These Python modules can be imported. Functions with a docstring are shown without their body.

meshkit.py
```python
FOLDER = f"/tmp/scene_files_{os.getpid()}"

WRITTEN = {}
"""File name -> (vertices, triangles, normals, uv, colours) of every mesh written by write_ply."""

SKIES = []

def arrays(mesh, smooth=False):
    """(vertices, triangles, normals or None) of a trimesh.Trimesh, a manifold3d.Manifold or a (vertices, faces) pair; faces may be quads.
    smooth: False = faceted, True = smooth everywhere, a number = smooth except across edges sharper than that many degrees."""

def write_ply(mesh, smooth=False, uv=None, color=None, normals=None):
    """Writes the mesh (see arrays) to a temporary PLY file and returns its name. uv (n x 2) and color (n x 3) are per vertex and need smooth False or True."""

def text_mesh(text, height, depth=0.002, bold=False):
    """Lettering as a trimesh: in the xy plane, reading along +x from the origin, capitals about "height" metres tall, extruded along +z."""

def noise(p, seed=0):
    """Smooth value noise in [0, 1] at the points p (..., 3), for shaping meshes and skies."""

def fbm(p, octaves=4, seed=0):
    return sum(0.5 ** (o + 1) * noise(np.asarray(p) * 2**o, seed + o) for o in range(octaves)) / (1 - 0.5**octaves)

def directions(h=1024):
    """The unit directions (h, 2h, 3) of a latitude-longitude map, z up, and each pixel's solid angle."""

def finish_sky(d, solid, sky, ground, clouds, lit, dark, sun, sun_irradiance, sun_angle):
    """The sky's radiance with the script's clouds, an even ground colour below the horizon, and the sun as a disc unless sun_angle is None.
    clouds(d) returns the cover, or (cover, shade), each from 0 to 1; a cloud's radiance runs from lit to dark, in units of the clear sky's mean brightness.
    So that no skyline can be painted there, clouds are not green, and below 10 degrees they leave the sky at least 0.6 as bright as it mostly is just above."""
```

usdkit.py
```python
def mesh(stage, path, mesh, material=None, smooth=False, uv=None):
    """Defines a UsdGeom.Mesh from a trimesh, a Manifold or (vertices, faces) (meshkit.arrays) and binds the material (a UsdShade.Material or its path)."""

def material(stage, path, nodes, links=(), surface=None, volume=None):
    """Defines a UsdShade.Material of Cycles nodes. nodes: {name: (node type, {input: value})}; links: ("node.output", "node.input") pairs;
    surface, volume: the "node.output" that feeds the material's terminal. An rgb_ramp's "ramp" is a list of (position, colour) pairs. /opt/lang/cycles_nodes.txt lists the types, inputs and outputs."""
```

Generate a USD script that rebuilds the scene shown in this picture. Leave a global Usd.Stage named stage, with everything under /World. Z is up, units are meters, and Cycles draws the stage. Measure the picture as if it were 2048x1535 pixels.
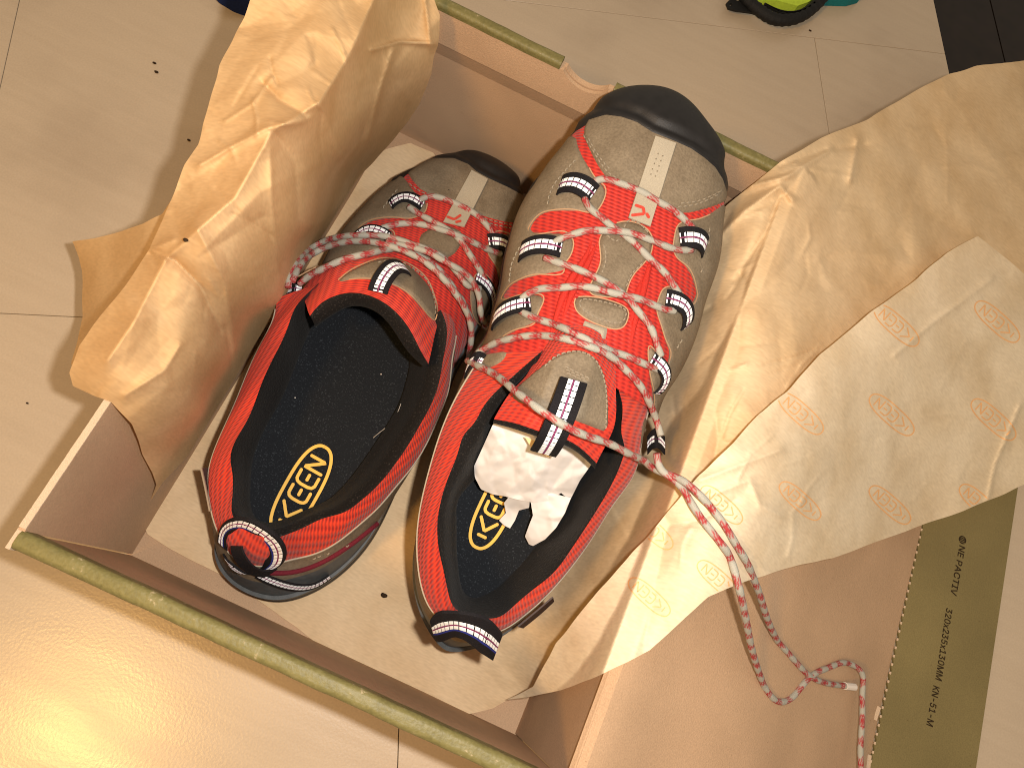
import math, random
import numpy as np, trimesh, usdkit, meshkit
from scipy.interpolate import CubicSpline, PchipInterpolator, RBFInterpolator, LinearNDInterpolator
from scipy.ndimage import gaussian_filter, distance_transform_edt, map_coordinates, zoom as ndzoom
from scipy.spatial import Delaunay
from scipy.spatial.transform import Rotation
import shapely
from shapely.geometry import Polygon, LineString, box
from pxr import Usd, UsdGeom, UsdLux, UsdShade, Sdf, Gf, Vt

stage = Usd.Stage.CreateInMemory()
UsdGeom.SetStageUpAxis(stage, 'Z'); UsdGeom.SetStageMetersPerUnit(stage, 1.0)
UsdGeom.Xform.Define(stage, '/World'); UsdGeom.Scope.Define(stage, '/World/Looks')
rng = np.random.default_rng(7)

# ------------------------------------------------------------------ camera (all modelling in mm, written in m)
FPX = 1477.75
RM = Rotation.from_rotvec([.321634536, -.100457656, .439179291]).as_matrix()
CAM = np.array([137.23653, 37.48836, 439.3596])
cam = UsdGeom.Camera.Define(stage, '/World/camera')
cam.CreateHorizontalApertureAttr(36.0); cam.CreateVerticalApertureAttr(36.0 * 767 / 1024)
cam.CreateFocalLengthAttr(36.0 * FPX / 2048)
cam.CreateClippingRangeAttr(Gf.Vec2f(.01, 50))
M4 = np.eye(4); M4[:3, :3] = RM.T; M4[3, :3] = CAM * .001
cam.AddTransformOp().Set(Gf.Matrix4d(M4.tolist()))
cam.CreateExposureAttr(0.0)

# ------------------------------------------------------------------ light: camera flash, a warm lamp in the room, faint room light
def sphere_light(name, pos, r, inten, col):
    l = UsdLux.SphereLight.Define(stage, '/World/' + name)
    l.AddTranslateOp().Set(Gf.Vec3d(*(np.array(pos) * .001)))
    l.CreateRadiusAttr(r * .001); l.CreateIntensityAttr(inten); l.CreateNormalizeAttr(True); l.CreateColorAttr(Gf.Vec3f(*col))
    return l
sphere_light('camera_flash', (160, 56, 446), 5, FLASH := 2.2, (1.0, .93, .86))
sphere_light('room_lamp', (-205, -320, 900), 70, LAMP := 6.0, (1.0, .54, .14))
dome = UsdLux.DomeLight.Define(stage, '/World/room_light')
dm = usdkit.material(stage, '/World/Looks/room_light', {'b': ('background_shader', {'color': (1.0, .86, .68), 'strength': .40})}, surface='b.background')
UsdShade.MaterialBindingAPI.Apply(dome.GetPrim()).Bind(dm)

# ------------------------------------------------------------------ helpers
def ray(uv):
    uv = np.atleast_2d(np.asarray(uv, float))
    return np.stack([(uv[:, 0] - 1024) / FPX, -(uv[:, 1] - 767.5) / FPX, -np.ones(len(uv))], 1) @ RM.T
def at(uv, z):
    d = ray(uv); return CAM + d * ((np.asarray(z, float) - CAM[2]) / d[:, 2])[:, None]
def proj(P):
    q = (np.asarray(P, float).reshape(-1, 3) - CAM) @ RM
    return np.c_[1024 + FPX * q[:, 0] / -q[:, 2], 767.5 - FPX * q[:, 1] / -q[:, 2]]
def depth_of(P): return -((np.asarray(P, float).reshape(-1, 3) - CAM) @ RM)[:, 2]
def crop(x0, y0, s):
    return lambda pts: np.array([(x0 + p[0] / s, y0 + p[1] / s) for p in pts], float)
cA, cB, cC, cD, cE = crop(380, 280, 2.925), crop(380, 700, 2.925), crop(920, 150, 3.412), crop(920, 500, 3.412), crop(780, 850, 2.925)
cJ, cK, cL = crop(1248, 935, 2.559), crop(1248, 350, 2.559), crop(1248, 0, 2.559)
used = {}
def path_for(name, parent):
    base = (parent.GetPath().pathString if parent is not None else '/World') + '/'
    k = base + name; n = used.get(k, 0); used[k] = n + 1
    return k if n == 0 else f'{k}_{n:03d}'
def tag(p, label=None, cat=None, group=None, kind=None):
    p = p.GetPrim() if hasattr(p, 'GetPrim') else p
    for k, v in (('label', label), ('category', cat), ('group', group), ('kind', kind)):
        if v: p.SetCustomDataByKey(k, v)
    return p
def thing(name, label, cat, group=None):
    return tag(UsdGeom.Xform.Define(stage, path_for(name, None)), label, cat, group)
def obj(name, mesh, mat, parent=None, smooth=35, uv=None, prim=None):
    if hasattr(mesh, 'vertices'): v, f = np.asarray(mesh.vertices, float), np.asarray(mesh.faces)
    else:
        v, f = np.asarray(mesh[0], float), np.asarray(mesh[1], int)
        if f.shape[1] == 4: f = np.vstack([f[:, [0, 1, 2]], f[:, [0, 2, 3]]])
    if uv is not None or prim is not None: smooth = True if smooth else False
    m = usdkit.mesh(stage, path_for(name, parent), (v * .001, f), L[mat], smooth=smooth, uv=uv)
    if prim is not None:
        UsdGeom.PrimvarsAPI(m).CreatePrimvar('tint', Sdf.ValueTypeNames.Color3fArray, 'vertex').Set(Vt.Vec3fArray.FromNumpy(np.asarray(prim, np.float32)))
    return m.GetPrim()
def join(ms):
    V, F, n = [], [], 0
    for m in ms:
        v, f = (m.vertices, m.faces) if hasattr(m, 'vertices') else m
        f = np.asarray(f)
        if f.shape[1] == 4: f = np.vstack([f[:, [0, 1, 2]], f[:, [0, 2, 3]]])
        V.append(np.asarray(v, float)); F.append(f + n); n += len(v)
    return np.vstack(V), np.vstack(F)
def grid_faces(n, m, closed=False):
    i, j = np.meshgrid(np.arange(n if closed else n - 1), np.arange(m - 1), indexing='ij')
    a = i * m + j; b = ((i + 1) % n) * m + j
    return np.stack([a, b, b + 1, a + 1], -1).reshape(-1, 4)
def grid_normals(V):
    du = np.gradient(V, axis=0); dv = np.gradient(V, axis=1)
    n = np.cross(du, dv); return n / np.maximum(np.linalg.norm(n, axis=2, keepdims=True), 1e-9)
def resample(pts, n, closed=False):
    pts = np.asarray(pts, float)
    if closed: pts = np.vstack([pts, pts[:1]])
    d = np.r_[0, np.cumsum(np.linalg.norm(np.diff(pts, axis=0), axis=1))]
    cs = CubicSpline(d, pts, bc_type='periodic' if closed else 'natural')
    return cs(np.linspace(0, d[-1], n + 1)[:-1] if closed else np.linspace(0, d[-1], n))
def lin_resample(pts, n):
    pts = np.asarray(pts, float); d = np.r_[0, np.cumsum(np.linalg.norm(np.diff(pts, axis=0), axis=1))]
    s = np.linspace(0, d[-1], n); return np.stack([np.interp(s, d, pts[:, k]) for k in range(pts.shape[1])], 1)
def smooth_poly(pts, it=2):
    pts = np.asarray(pts, float)
    for _ in range(it):
        q = np.roll(pts, -1, 0); pts = np.stack([pts * .75 + q * .25, pts * .25 + q * .75], 1).reshape(-1, 2)
    return pts
def sdist(P, poly):
    """signed distance of points to a polygon, positive inside"""
    P = np.asarray(P, float); poly = np.asarray(poly, float); a = poly; b = np.roll(poly, -1, 0)
    best = np.full(len(P), 1e9); ins = np.zeros(len(P), bool)
    for p, q in zip(a, b):
        e = q - p; t = np.clip(((P - p) @ e) / max(e @ e, 1e-12), 0, 1)
        best = np.minimum(best, np.hypot(P[:, 0] - p[0] - t * e[0], P[:, 1] - p[1] - t * e[1]))
        c = (p[1] > P[:, 1]) != (q[1] > P[:, 1])
        if c.any():
            xs = p[0] + (P[c, 1] - p[1]) / (q[1] - p[1]) * e[0]; k = np.nonzero(c)[0]; ins[k] ^= P[k, 0] < xs
    return np.where(ins, best, -best)
def polyline_dist(P, pts):
    best = np.full(len(P), 1e9); pts = np.asarray(pts, float)
    for p, q in zip(pts[:-1], pts[1:]):
        e = q - p; t = np.clip(((P - p) @ e) / max(e @ e, 1e-12), 0, 1)
        best = np.minimum(best, np.hypot(P[:, 0] - p[0] - t * e[0], P[:, 1] - p[1] - t * e[1]))
    return best
def sstep(x, a, b):
    t = np.clip((x - a) / (b - a), 0, 1); return t * t * (3 - 2 * t)
def tube(P, r, sides=12, cap=True):
    P = np.asarray(P, float); n = len(P); T = np.gradient(P, axis=0); T /= np.maximum(np.linalg.norm(T, axis=1, keepdims=True), 1e-9)
    u = np.cross(T[0], [0, 0, 1.]);
    if np.linalg.norm(u) < 1e-3: u = np.cross(T[0], [1., 0, 0])
    U = []
    for t in T:
        u = u - t * (u @ t); u /= np.linalg.norm(u); U.append(u)
    U = np.array(U); W = np.cross(T, U); a = np.arange(sides) / sides * 2 * np.pi
    r = np.broadcast_to(r, (n,))
    V = P[:, None] + (U[:, None] * np.cos(a)[None, :, None] + W[:, None] * np.sin(a)[None, :, None]) * r[:, None, None]
    i, j = np.meshgrid(np.arange(n - 1), np.arange(sides), indexing='ij'); j2 = (j + 1) % sides
    F = np.stack([i * sides + j, i * sides + j2, (i + 1) * sides + j2, (i + 1) * sides + j], -1).reshape(-1, 4)
    F = np.vstack([F[:, [0, 1, 2]], F[:, [0, 2, 3]]]); V = V.reshape(-1, 3)
    if cap:
        V = np.vstack([V, P[:1], P[-1:]]); c0, c1 = len(V) - 2, len(V) - 1; k = np.arange(sides); k2 = (k + 1) % sides
        F = np.vstack([F, np.stack([np.full(sides, c0), k2, k], 1), np.stack([np.full(sides, c1), (n - 1) * sides + k, (n - 1) * sides + k2], 1)])
    return V, F, np.tile(a, n)
def bx(x0, y0, z0, x1, y1, z1):
    return trimesh.creation.box(bounds=[[x0, y0, z0], [x1, y1, z1]])
def extrude(poly, h): return trimesh.creation.extrude_polygon(poly, h, engine='earcut')

# ------------------------------------------------------------------ materials
L = {}
def mat(name, nodes, links, surface='p.BSDF'): L[name] = usdkit.material(stage, '/World/Looks/' + name, nodes, links, surface=surface)
def plain(name, col, rough=.6, spec=.4, var=.12, scale=900, bump=.0, bscale=2500, extra=None, dark=None):
    """a principled surface with fine colour variation and relief; object space metres"""
    c = np.array(col, float); nd = {'t': ('texture_coordinate', {}), 'n': ('noise_texture', {'scale': scale, 'detail': 4}),
        'r': ('rgb_ramp', {'ramp': [(.25, tuple(c * (1 - var))), (.75, tuple(c * (1 + var)))]}),
        'p': ('principled_bsdf', {'roughness': rough, 'specular_ior_level': spec, **(extra or {})})}
    lk = [('t.object', 'n.vector'), ('n.fac', 'r.fac'), ('r.color', 'p.base_color')]
    if bump:
        nd['bn'] = ('noise_texture', {'scale': bscale, 'detail': 3}); nd['bm'] = ('bump', {'strength': bump, 'distance': .0006})
        lk += [('t.object', 'bn.vector'), ('bn.fac', 'bm.height'), ('bm.normal', 'p.normal')]
    mat(name, nd, lk)
plain('rubber', (.011, .010, .010), .52, .35, .25, 200, .25, 3000)
plain('sole_grey', (.072, .080, .084), .5, .4, .2, 300, .2, 3000)
plain('sole_dark', (.018, .020, .022), .45, .45, .2, 300, .2, 2500)
plain('webbing_black', (.010, .009, .011), .75, .2, .4, 2500, .9, 2600)
plain('reflective', (.93, .97, 1.0), .3, .5, .01, 900)
plain('stripe_purple', (.20, .035, .11), .6, .3)
plain('stripe_blue', (.02, .03, .22), .6, .3)
plain('tag_brown', (.045, .028, .024), .6, .3, .2, 2500)
plain('piping', (.13, .012, .022), .8, .2, .3, 2500, .8, 2500)
plain('thread', (.27, .225, .165), .8, .2, .15, 3000)
plain('thread_dark', (.13, .11, .085), .8, .2, .15, 3000)
plain('logo_gold', (.80, .47, .08), .55, .3, .06, 900)
plain('logo_ink', (.76, .42, .19), .8, .1, .10, 900)
plain('print_brown', (.030, .020, .010), .8, .1, .3, 1500)
plain('cut_edge', (.42, .26, .15), .8, .15, .15, 2500)
plain('red_cloth', (.50, .026, .016), .65, .3, .25, 1800, .8, 2600)
plain('mark_red', (.50, .06, .04), .8, .1, .15, 2500)
plain('navy_cloth', (.008, .014, .05), .9, .1, .2, 900, .5, 2500)
plain('zip_black', (.006, .006, .006), .6, .3, .3, 1500, .6, 3000)
plain('lime_cloth', (.42, .58, .05), .8, .2, .1, 500, .4, 2500)
plain('teal_cloth', (.01, .16, .17), .8, .2, .15, 900, .4, 2500)
plain('dark_wood', (.016, .010, .007), .5, .3, .3, 60)
plain('crumb', (.03, .018, .010), .9, .1, .4, 3000)
plain('tape', (.70, .50, .24), .6, .3, .08, 500)
plain('aglet', (.62, .56, .50), .35, .5, .05)
plain('board_edge', (.54, .41, .29), .9, .1, .2, 3000, .5, 3000)
plain('beige_web', (.38, .335, .255), .8, .2, .1, 1500, .5, 2600)
plain('tissue_white', (.68, .64, .61), .75, .2, .04, 150)

# cardboard: warm grey-brown with fibres
def card(name, col, rough=.75, spec=.25):
    c = np.array(col)
    mat(name, {'t': ('texture_coordinate', {}), 'n': ('noise_texture', {'scale': 1400, 'detail': 5}), 'n2': ('noise_texture', {'scale': 16, 'detail': 7}),
        'sp': ('noise_texture', {'scale': 700, 'detail': 2}),
        'r': ('rgb_ramp', {'ramp': [(.3, tuple(c * .88)), (.7, tuple(c * 1.1))]}), 'r2': ('rgb_ramp', {'ramp': [(.3, (.86, .85, .83)), (.7, (1.07, 1.06, 1.05))]}),
        'rs': ('rgb_ramp', {'ramp': [(.70, (1, 1, 1)), (.78, (.62, .55, .5))]}),
        'm': ('mix', {'mix_type': 'multiply', 'fac': 1.0}), 'm2': ('mix', {'mix_type': 'multiply', 'fac': .8}),
        'b': ('bump', {'strength': .45, 'distance': .0005}), 'p': ('principled_bsdf', {'roughness': rough, 'specular_ior_level': spec})},
        [('t.object', 'n.vector'), ('t.object', 'n2.vector'), ('t.object', 'sp.vector'), ('n.fac', 'r.fac'), ('n2.fac', 'r2.fac'), ('sp.fac', 'rs.fac'), ('r.color', 'm.color1'), ('r2.color', 'm.color2'),
         ('m.color', 'm2.color1'), ('rs.color', 'm2.color2'), ('m2.color', 'p.base_color'), ('n.fac', 'b.height'), ('b.normal', 'p.normal')])
card('cardboard', (.455, .305, .190))
mat('olive', {'t': ('texture_coordinate', {}), 'n': ('noise_texture', {'scale': 90, 'detail': 8}), 'n2': ('noise_texture', {'scale': 600, 'detail': 5}), 'mx': ('mix', {'mix_type': 'mix', 'fac': .5}), 'bw': ('rgb_to_bw', {}),
    'r': ('rgb_ramp', {'ramp': [(.36, (.110, .096, .032)), (.52, (.158, .138, .048)), (.585, (.175, .152, .060)), (.63, (.36, .29, .17))]}), 'b': ('bump', {'strength': .5, 'distance': .0006}), 'p': ('principled_bsdf', {'roughness': .5, 'specular_ior_level': .35})},
    [('t.object', 'n.vector'), ('t.object', 'n2.vector'), ('n.color', 'mx.color1'), ('n2.color', 'mx.color2'), ('mx.color', 'bw.color'), ('bw.val', 'r.fac'), ('r.color', 'p.base_color'), ('n2.fac', 'b.height'), ('b.normal', 'p.normal')])
card('olive_flap', (.185, .150, .062), .65, .3)
# floor: pale vinyl boards, faint streaks and scuffs, orange-peel sheen
mat('floor', {'t': ('texture_coordinate', {}), 'mp': ('mapping', {'rotation': (0, 0, -.436), 'scale': (6, 60, 1)}), 'n': ('noise_texture', {'scale': 3, 'detail': 6}),
    'n2': ('noise_texture', {'scale': 7, 'detail': 5}), 'n3': ('noise_texture', {'scale': 900, 'detail': 3}), 'n4': ('noise_texture', {'scale': 620, 'detail': 2}), 'ob': ('object_info', {}),
    'r': ('rgb_ramp', {'ramp': [(.3, (.450, .367, .270)), (.7, (.475, .39, .29))]}), 'r2': ('rgb_ramp', {'ramp': [(.28, (.80, .78, .77)), (.47, (.98, .98, .98)), (.75, (1.05, 1.04, 1.02))]}),
    'r3': ('rgb_ramp', {'ramp': [(.3, (.94, .94, .94)), (.7, (1.04, 1.04, 1.04))]}), 'm3': ('mapping', {'rotation': (0, 0, .5), 'scale': (1, 5, 1)}), 'n5': ('noise_texture', {'scale': 9, 'detail': 8}), 'rr': ('rgb_ramp', {'ramp': [(.35, (.24, .24, .24)), (.65, (.33, .33, .33))]}),
    'm': ('mix', {'mix_type': 'multiply', 'fac': 1.0}), 'm2': ('mix', {'mix_type': 'multiply', 'fac': 1.0}),
    'b': ('bump', {'strength': .09, 'distance': .0008}), 'p': ('principled_bsdf', {'roughness': .31, 'specular_ior_level': .65})},
    [('t.object', 'mp.vector'), ('mp.vector', 'n.vector'), ('t.object', 'n2.vector'), ('t.object', 'n3.vector'), ('t.object', 'n4.vector'), ('n.fac', 'r.fac'), ('n2.fac', 'r2.fac'), ('n3.fac', 'r3.fac'),
     ('r.color', 'm.color1'), ('r2.color', 'm.color2'), ('m.color', 'm2.color1'), ('r3.color', 'm2.color2'), ('m2.color', 'p.base_color'), ('n4.fac', 'b.height'), ('b.normal', 'p.normal'), ('t.object', 'm3.vector'), ('m3.vector', 'n5.vector'), ('n5.fac', 'rr.fac'), ('rr.color', 'p.roughness')])
# tissue paper, lets light through; fibres
def paper(name, col, trans, fac):
    c = np.array(col)
    mat(name, {'t': ('texture_coordinate', {}), 'mp': ('mapping', {'rotation': (0, 0, .6), 'scale': (1, 4, 1)}), 'n': ('noise_texture', {'scale': 260, 'detail': 6}), 'n2': ('noise_texture', {'scale': 28, 'detail': 6}),
        'r': ('rgb_ramp', {'ramp': [(.3, tuple(c * .90)), (.7, tuple(c * 1.08))]}), 'r2': ('rgb_ramp', {'ramp': [(.30, (.86, .81, .74)), (.65, (1.05, 1.05, 1.06))]}),
        'm': ('mix', {'mix_type': 'multiply', 'fac': 1.0}), 'b': ('bump', {'strength': .10, 'distance': .0005}),
        'p': ('principled_bsdf', {'roughness': .6, 'specular_ior_level': .14}), 'tl': ('translucent_bsdf', {'color': trans}), 'mx': ('mix_closure', {'fac': fac})},
        [('t.object', 'mp.vector'), ('mp.vector', 'n.vector'), ('t.object', 'n2.vector'), ('n.fac', 'r.fac'), ('n2.fac', 'r2.fac'), ('r.color', 'm.color1'), ('r2.color', 'm.color2'), ('m.color', 'p.base_color'),
         ('n2.fac', 'b.height'), ('b.normal', 'p.normal'), ('b.normal', 'tl.normal'), ('p.BSDF', 'mx.closure1'), ('tl.BSDF', 'mx.closure2')], 'mx.closure')
paper('tissue_brown', (.83, .64, .40), (.74, .46, .18), .30)
paper('tissue_gold', (.74, .52, .28), (.74, .44, .15), .32)
paper('tissue_pale', (.84, .72, .52), (.72, .52, .28), .24)
paper('tissue_liner', (.50, .37, .245), (.5, .3, .12), .12)
# leather
mat('leather', {'t': ('texture_coordinate', {}), 'n': ('noise_texture', {'scale': 70, 'detail': 9}), 'n2': ('noise_texture', {'scale': 1300, 'detail': 5}), 'n3': ('noise_texture', {'scale': 900, 'detail': 5}), 'r3': ('rgb_ramp', {'ramp': [(.32, (.80, .79, .77)), (.68, (1.12, 1.11, 1.10))]}), 'ml': ('mix', {'mix_type': 'multiply', 'fac': 1.0}),
    'r': ('rgb_ramp', {'ramp': [(.28, (.148, .114, .075)), (.55, (.195, .155, .105)), (.8, (.23, .185, .13))]}), 'b': ('bump', {'strength': .5, 'distance': .0005}),
    'p': ('principled_bsdf', {'roughness': .62, 'specular_ior_level': .3})},
    [('t.object', 'n.vector'), ('t.object', 'n2.vector'), ('t.object', 'n3.vector'), ('n3.fac', 'r3.fac'), ('n.fac', 'r.fac'), ('r.color', 'ml.color1'), ('r3.color', 'ml.color2'), ('ml.color', 'p.base_color'), ('n2.fac', 'b.height'), ('b.normal', 'p.normal')])
# red knitted mesh: ribs laid out in the part's own uv (mm)
def knit(name, c1, c2, su, sv):
    """ribbed knit: ribs every su mm along the part, stitches every sv mm along each rib"""
    mat(name, {'uv': ('uvmap', {'attribute': 'st'}), 'm1': ('mapping', {'scale': (0, .314 / su, 0)}), 'm2': ('mapping', {'scale': (.314 / sv, .314 / su * .5, 0)}), 'nz': ('noise_texture', {'scale': .9, 'detail': 2}),
        'w1': ('wave_texture', {'bands_direction': 'y', 'scale': 1.0, 'distortion': .25, 'detail': 1.0}), 'w2': ('wave_texture', {'bands_direction': 'diagonal', 'scale': .58, 'distortion': .4, 'detail': 1.0}),
        'mx': ('mix', {'mix_type': 'mix', 'fac': .45}), 'mn': ('mix', {'mix_type': 'overlay', 'fac': .5}), 'bw': ('rgb_to_bw', {}), 'r': ('rgb_ramp', {'ramp': [(.12, c2), (.62, c1)]}), 'b': ('bump', {'strength': .9, 'distance': .0006}),
        'p': ('principled_bsdf', {'roughness': .65, 'specular_ior_level': .3, 'sheen_weight': .1})},
        [('uv.UV', 'm1.vector'), ('uv.UV', 'm2.vector'), ('uv.UV', 'nz.vector'), ('m1.vector', 'w1.vector'), ('m2.vector', 'w2.vector'), ('w1.color', 'mx.color1'), ('w2.color', 'mx.color2'), ('mx.color', 'mn.color1'), ('nz.color', 'mn.color2'), ('mn.color', 'bw.color'),
         ('bw.val', 'r.fac'), ('r.color', 'p.base_color'), ('bw.val', 'b.height'), ('b.normal', 'p.normal')])
knit('knit_collar', (.66, .046, .017), (.33, .015, .011), 1.9, 1.0)
knit('knit_upper', (.55, .029, .017), (.31, .012, .010), 1.7, 1.0)
knit('knit_tongue', (.62, .038, .016), (.34, .015, .010), 1.6, 1.1)
# black lining cloth with lighter flecks
def flecked(name, col, fleck, thr):
    mat(name, {'t': ('texture_coordinate', {}), 'n': ('noise_texture', {'scale': 1250, 'detail': 1}), 'n2': ('noise_texture', {'scale': 700, 'detail': 3}),
        'r': ('rgb_ramp', {'ramp': [(thr - .06, col), (thr, col), (thr + .12, fleck)]}), 'b': ('bump', {'strength': .7, 'distance': .0006}),
        'p': ('principled_bsdf', {'roughness': .8, 'specular_ior_level': .2, 'sheen_weight': .02, 'sheen_roughness': .4})},
        [('t.object', 'n.vector'), ('t.object', 'n2.vector'), ('n.fac', 'r.fac'), ('r.color', 'p.base_color'), ('n2.fac', 'b.height'), ('b.normal', 'p.normal')])
flecked('lining', (.008, .0068, .0062), (.045, .038, .033), .61)
flecked('insole', (.006, .0075, .010), (.034, .040, .046), .61)
mat('lace', {'a': ('attribute', {'attribute': 'tint'}), 't': ('texture_coordinate', {}), 'n': ('noise_texture', {'scale': 2600, 'detail': 2}), 'b': ('bump', {'strength': .7, 'distance': .0005}),
    'p': ('principled_bsdf', {'roughness': .6, 'specular_ior_level': .3})},
    [('a.color', 'p.base_color'), ('t.object', 'n.vector'), ('n.fac', 'b.height'), ('b.normal', 'p.normal')])

# ------------------------------------------------------------------ floor: boards on a 573 x 267 mm bond, edge at the right, dark lower floor beyond
E1 = np.array([math.cos(math.radians(24.6)), math.sin(math.radians(24.6))]); E2 = np.array([-E1[1], E1[0]])
floor = tag(UsdGeom.Xform.Define(stage, path_for('floor', None)), 'pale beige vinyl floor boards under the open shoe box', None, None, 'structure')
rows = [(-393, [-995, -422, 151]), (-126, [-995, -422, 151]), (141, [-683, -110, 463]), (408, [-995, -422, 151]), (675, [-683, -110, 463])]
for e2, starts in rows:
    for s in starts:
        a, b = s + .2, min(s + 573, 580) - .2
        if b - a < 20: continue
        lo, hi = e2 + .2, e2 + 267 - .2
        c = .2
        prof = [(a, lo, -8), (b, lo, -8), (b, hi, -8), (a, hi, -8), (a, lo, -c), (b, lo, -c), (b, hi, -c), (a, hi, -c), (a + c, lo + c, 0), (b - c, lo + c, 0), (b - c, hi - c, 0), (a + c, hi - c, 0)]
        V = np.array([[*(E1 * p[0] + E2 * p[1]), p[2]] for p in prof])
        F = []
        for k in range(2):
            for i in range(4): j = (i + 1) % 4; F.append([k * 4 + i, k * 4 + j, k * 4 + 4 + j, k * 4 + 4 + i])
        F.append([8, 9, 10, 11]); obj('floor_board', (V, np.array(F)), 'floor', floor, smooth=False)
V = np.array([[*(E1 * a + E2 * b), z] for a, b, z in [(-1000, -420, -8.5), (580, -420, -8.5), (580, 960, -8.5), (-1000, 960, -8.5)]])
obj('underfloor', (V, np.array([[0, 1, 2, 3]])), 'dark_wood', floor, smooth=False)
V = np.array([[*(E1 * a + E2 * b), z] for a, b, z in [(580.5, -420, -9), (580.5, -420, -120), (580.5, 960, -120), (580.5, 960, -9)]])
obj('floor_edge', (V, np.array([[0, 1, 2, 3]])), 'dark_wood', floor, smooth=False)
df = tag(UsdGeom.Xform.Define(stage, path_for('lower_floor', None)), 'dark brown lower floor beyond the board edge at top right', None, None, 'structure')
for k in range(6):
    a0 = 581 + k * 95; V, F = join([bx(a0 + .8, -420, -140, a0 + 94.2, 960, -120)])
    V = np.c_[V[:, :1] * E1 + V[:, 1:2] * E2, V[:, 2]]; obj('dark_plank', (V, F), 'dark_wood', df, smooth=False)

# ------------------------------------------------------------------ shoe box
W, LN, H = 235., 320., 130.
sb = thing('shoe_box', 'open brown cardboard shoe box with olive rim and lid folded out to the right', 'shoe box')
obj('bottom_panel', bx(0, 0, .3, W, LN, 2.2), 'cardboard', sb, smooth=False)
def rolled(x0, x1, yc, r, zc, n=14, leg=9.):
    """rolled board edge along x, round on top, reaching a little way down both faces"""
    a = np.linspace(0, np.pi, n); prof = [(r, -leg)] + [(r * math.cos(t), r * .8 * math.sin(t)) for t in a] + [(-r, -leg)]
    xs = np.linspace(x0, x1, 150); g1 = meshkit.fbm(np.c_[xs * .05, xs * 0 + yc, xs * 0], 4) - .5; g2 = meshkit.fbm(np.c_[xs * .11, xs * 0 + yc, xs * 0 + 7], 3) - .5
    V = np.array([[x, yc + p[0] * (1 + .07 * b) + .6 * a, zc + (p[1] if p[1] < 0 else min(p[1], r * .7)) + .35 * b] for x, a, b in zip(xs, g1, g2) for p in prof])
    F = grid_faces(len(xs), len(prof)); k = len(prof)
    caps = [[0, i, i + 1] for i in range(1, k - 1)] + [[(len(xs) - 1) * k, (len(xs) - 1) * k + i + 1, (len(xs) - 1) * k + i] for i in range(1, k - 1)]
    return V, np.vstack([F[:, [0, 2, 1]], F[:, [0, 3, 2]], caps])
fw = obj('front_wall', join([bx(2.5, .8, 2.4, W - 2, 6.4, 124)]), 'cardboard', sb, smooth=False)
obj('rolled_edge', rolled(1.5, W - 1, 3.6, 3.7, 127), 'olive', fw)
obj('corner_tab', join([bx(-.6, -.8, 112, 1.2, 7.5, 128.2)]), 'board_edge', fw, smooth=False)
lw = obj('left_wall', join([bx(0, 7, 2.4, 2.6, LN - 7, 129.0)]), 'cardboard', sb, smooth=False)
xs = np.arange(8, LN - 8, 1.2)
obj('raw_edge', join([bx(-.1, y, 129.1, 2.7, y + 1.2, 129.6 + .22 * rng.random()) for y in xs]), 'board_edge', lw, smooth=False)
def wx(u, v, y):  # x, z where the ray meets the plane y
    d = ray([(u, v)])[0]; P = CAM + d * ((y - CAM[1]) / d[1]); return P[0], P[2]
n0, n1 = wx(1125, 128, 317)[0], wx(1226, 180, 317)[0]
nc, nr = (n0 + n1) / 2, (n1 - n0) / 2
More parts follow.
